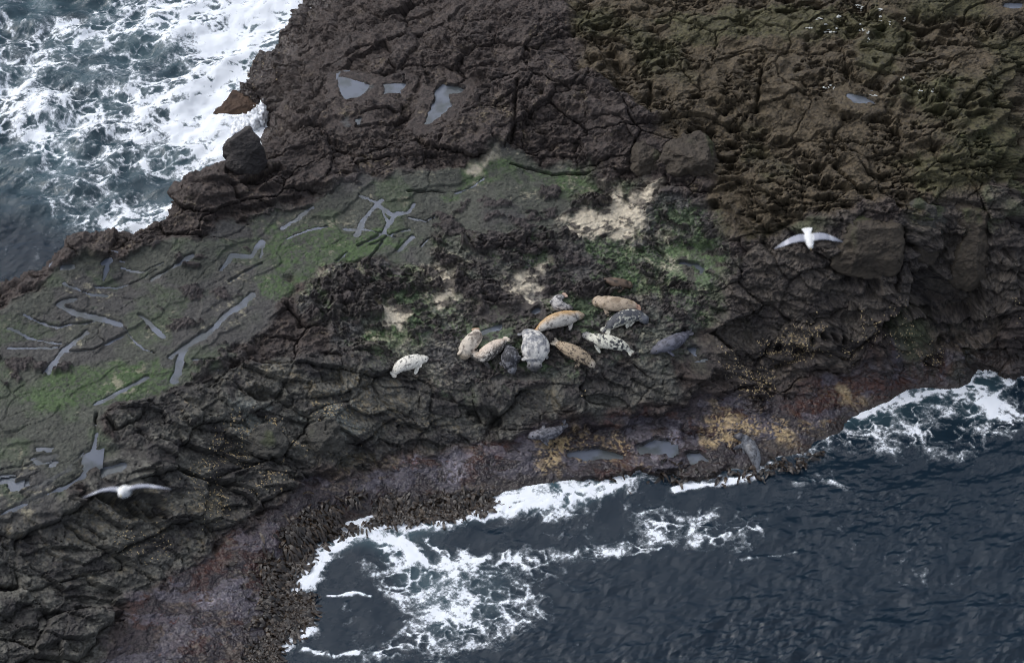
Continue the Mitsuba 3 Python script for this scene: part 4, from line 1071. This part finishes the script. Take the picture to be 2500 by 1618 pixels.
parts = [fronds([(640, 1640), (665, 1540), (690, 1470), (650, 1400), (690, 1360), (760, 1300)], 3600, .34, 3), fronds([(760, 1310), (800, 1270), (850, 1250), (960, 1235), (1080, 1235), (1180, 1215)], 3000, .26, 4), fronds([(1180, 1225), (1400, 1180), (1600, 1155), (1850, 1140), (1990, 1100)], 260, .2, 6), fronds([(700, 1440), (720, 1480), (700, 1520)], 900, .3, 8)]
off, vs, fs, cs_ = 0, [], [], []
for a, b, c_ in parts:
    vs.append(a)
    fs.append(b + off)
    cs_.append(c_)
    off += len(a)
scene['mat_weed'] = {'type': 'twosided', 'bsdf': {'type': 'principled', 'base_color': VC, 'roughness': 0.38, 'specular': 0.5}}
scene['seaweed'] = mikit.ply(trimesh.Trimesh(np.vstack(vs), np.vstack(fs), process=False), 'mat_weed', smooth=True, color=np.vstack(cs_))
labels['seaweed'] = {'label': 'dark brown wrack fringing the ledge along the waterline', 'category': 'seaweed', 'kind': 'stuff'}

# white bird droppings and down on the upper right rock
GU = [(2098, 18, 12), (2104, 24, 6), (2150, 25, 9), (2004, 44, 9), (2045, 42, 8), (2150, 52, 7), (2207, 51, 5), (1975, 70, 8), (2014, 77, 8), (2027, 79, 9), (2042, 76, 8), (2098, 75, 5), (2107, 77, 6), (2119, 82, 4), (2017, 220, 8), (2024, 215, 6), (2036, 214, 4), (2202, 198, 5), (2133, 234, 7), (2248, 225, 9), (2275, 224, 4), (2120, 98, 4), (2173, 59, 4)]
gv, gf, o = [], [], 0
for i, (a, b, w) in enumerate(GU):
    for j in range(4):
        c_ = land([a + rng.normal(0, w * .5)], [b + rng.normal(0, 1.8)], 0, FH)[0]
        s = trimesh.creation.icosphere(1, radius=1)
        q = np.array(s.vertices) * [w * .009 * rng.uniform(.5, 1.2), .035 * rng.uniform(.6, 1.8), .02]
        dd2, i2 = _fi.query(c_[:2])
        q = q * (1 + .3 * rng.normal(size=(len(q), 1))) + [c_[0], c_[1], max(c_[2], GH.ravel()[i2])]
        gv.append(q)
        gf.append(np.array(s.faces) + o)
        o += len(q)
scene['mat_guano'] = {'type': 'diffuse', 'reflectance': {'type': 'rgb', 'value': [.42, .43, .40]}}
scene['bird_droppings'] = mikit.ply(trimesh.Trimesh(np.vstack(gv), np.vstack(gf), process=False), 'mat_guano', smooth=True)
labels['bird_droppings'] = {'label': 'white bird droppings streaking the mossy rock at upper right', 'category': 'droppings', 'kind': 'stuff'}

# the splash thrown up in the cove
sp_c = at_z(np.array([600.0]), np.array([318.0]), 0.0)[0]
g = np.random.default_rng(9)
vs, fs, o = [], [], 0
ico = trimesh.creation.icosphere(1)
for i in range(900):
    big = i < 520
    u_, w_ = g.random(), g.normal(0, .16)
    px_ = sp_c + np.array([-.55 + 1.5 * u_, -.15 + 1.15 * u_ + 1.4 * w_])
    top = .16 + .62 * u_ ** 1.5 * (.55 + .45 * math.sin(23 * u_))
    hz = top * g.random() ** .7 if big else top * (.75 + .75 * g.random() ** 1.5)
    r_ = g.uniform(.07, .17) if big else g.uniform(.012, .04)
    c_ = np.array([px_[0] - (.0 if big else .25 * g.random()), px_[1], hz])
    vs.append(np.array(ico.vertices) * r_ * [1, 1, 1.15] * (1 + .25 * g.normal(size=(42, 1))) + c_)
    fs.append(np.array(ico.faces) + o)
    o += 42
scene['mat_foam'] = {'type': 'diffuse', 'reflectance': {'type': 'rgb', 'value': [.86, .88, .90]}}
scene['wave_splash'] = mikit.ply(trimesh.Trimesh(np.vstack(vs), np.vstack(fs), process=False), 'mat_foam', smooth=True)
labels['wave_splash'] = {'label': 'white splash of a wave breaking in the small cove', 'category': 'splash', 'kind': 'stuff'}
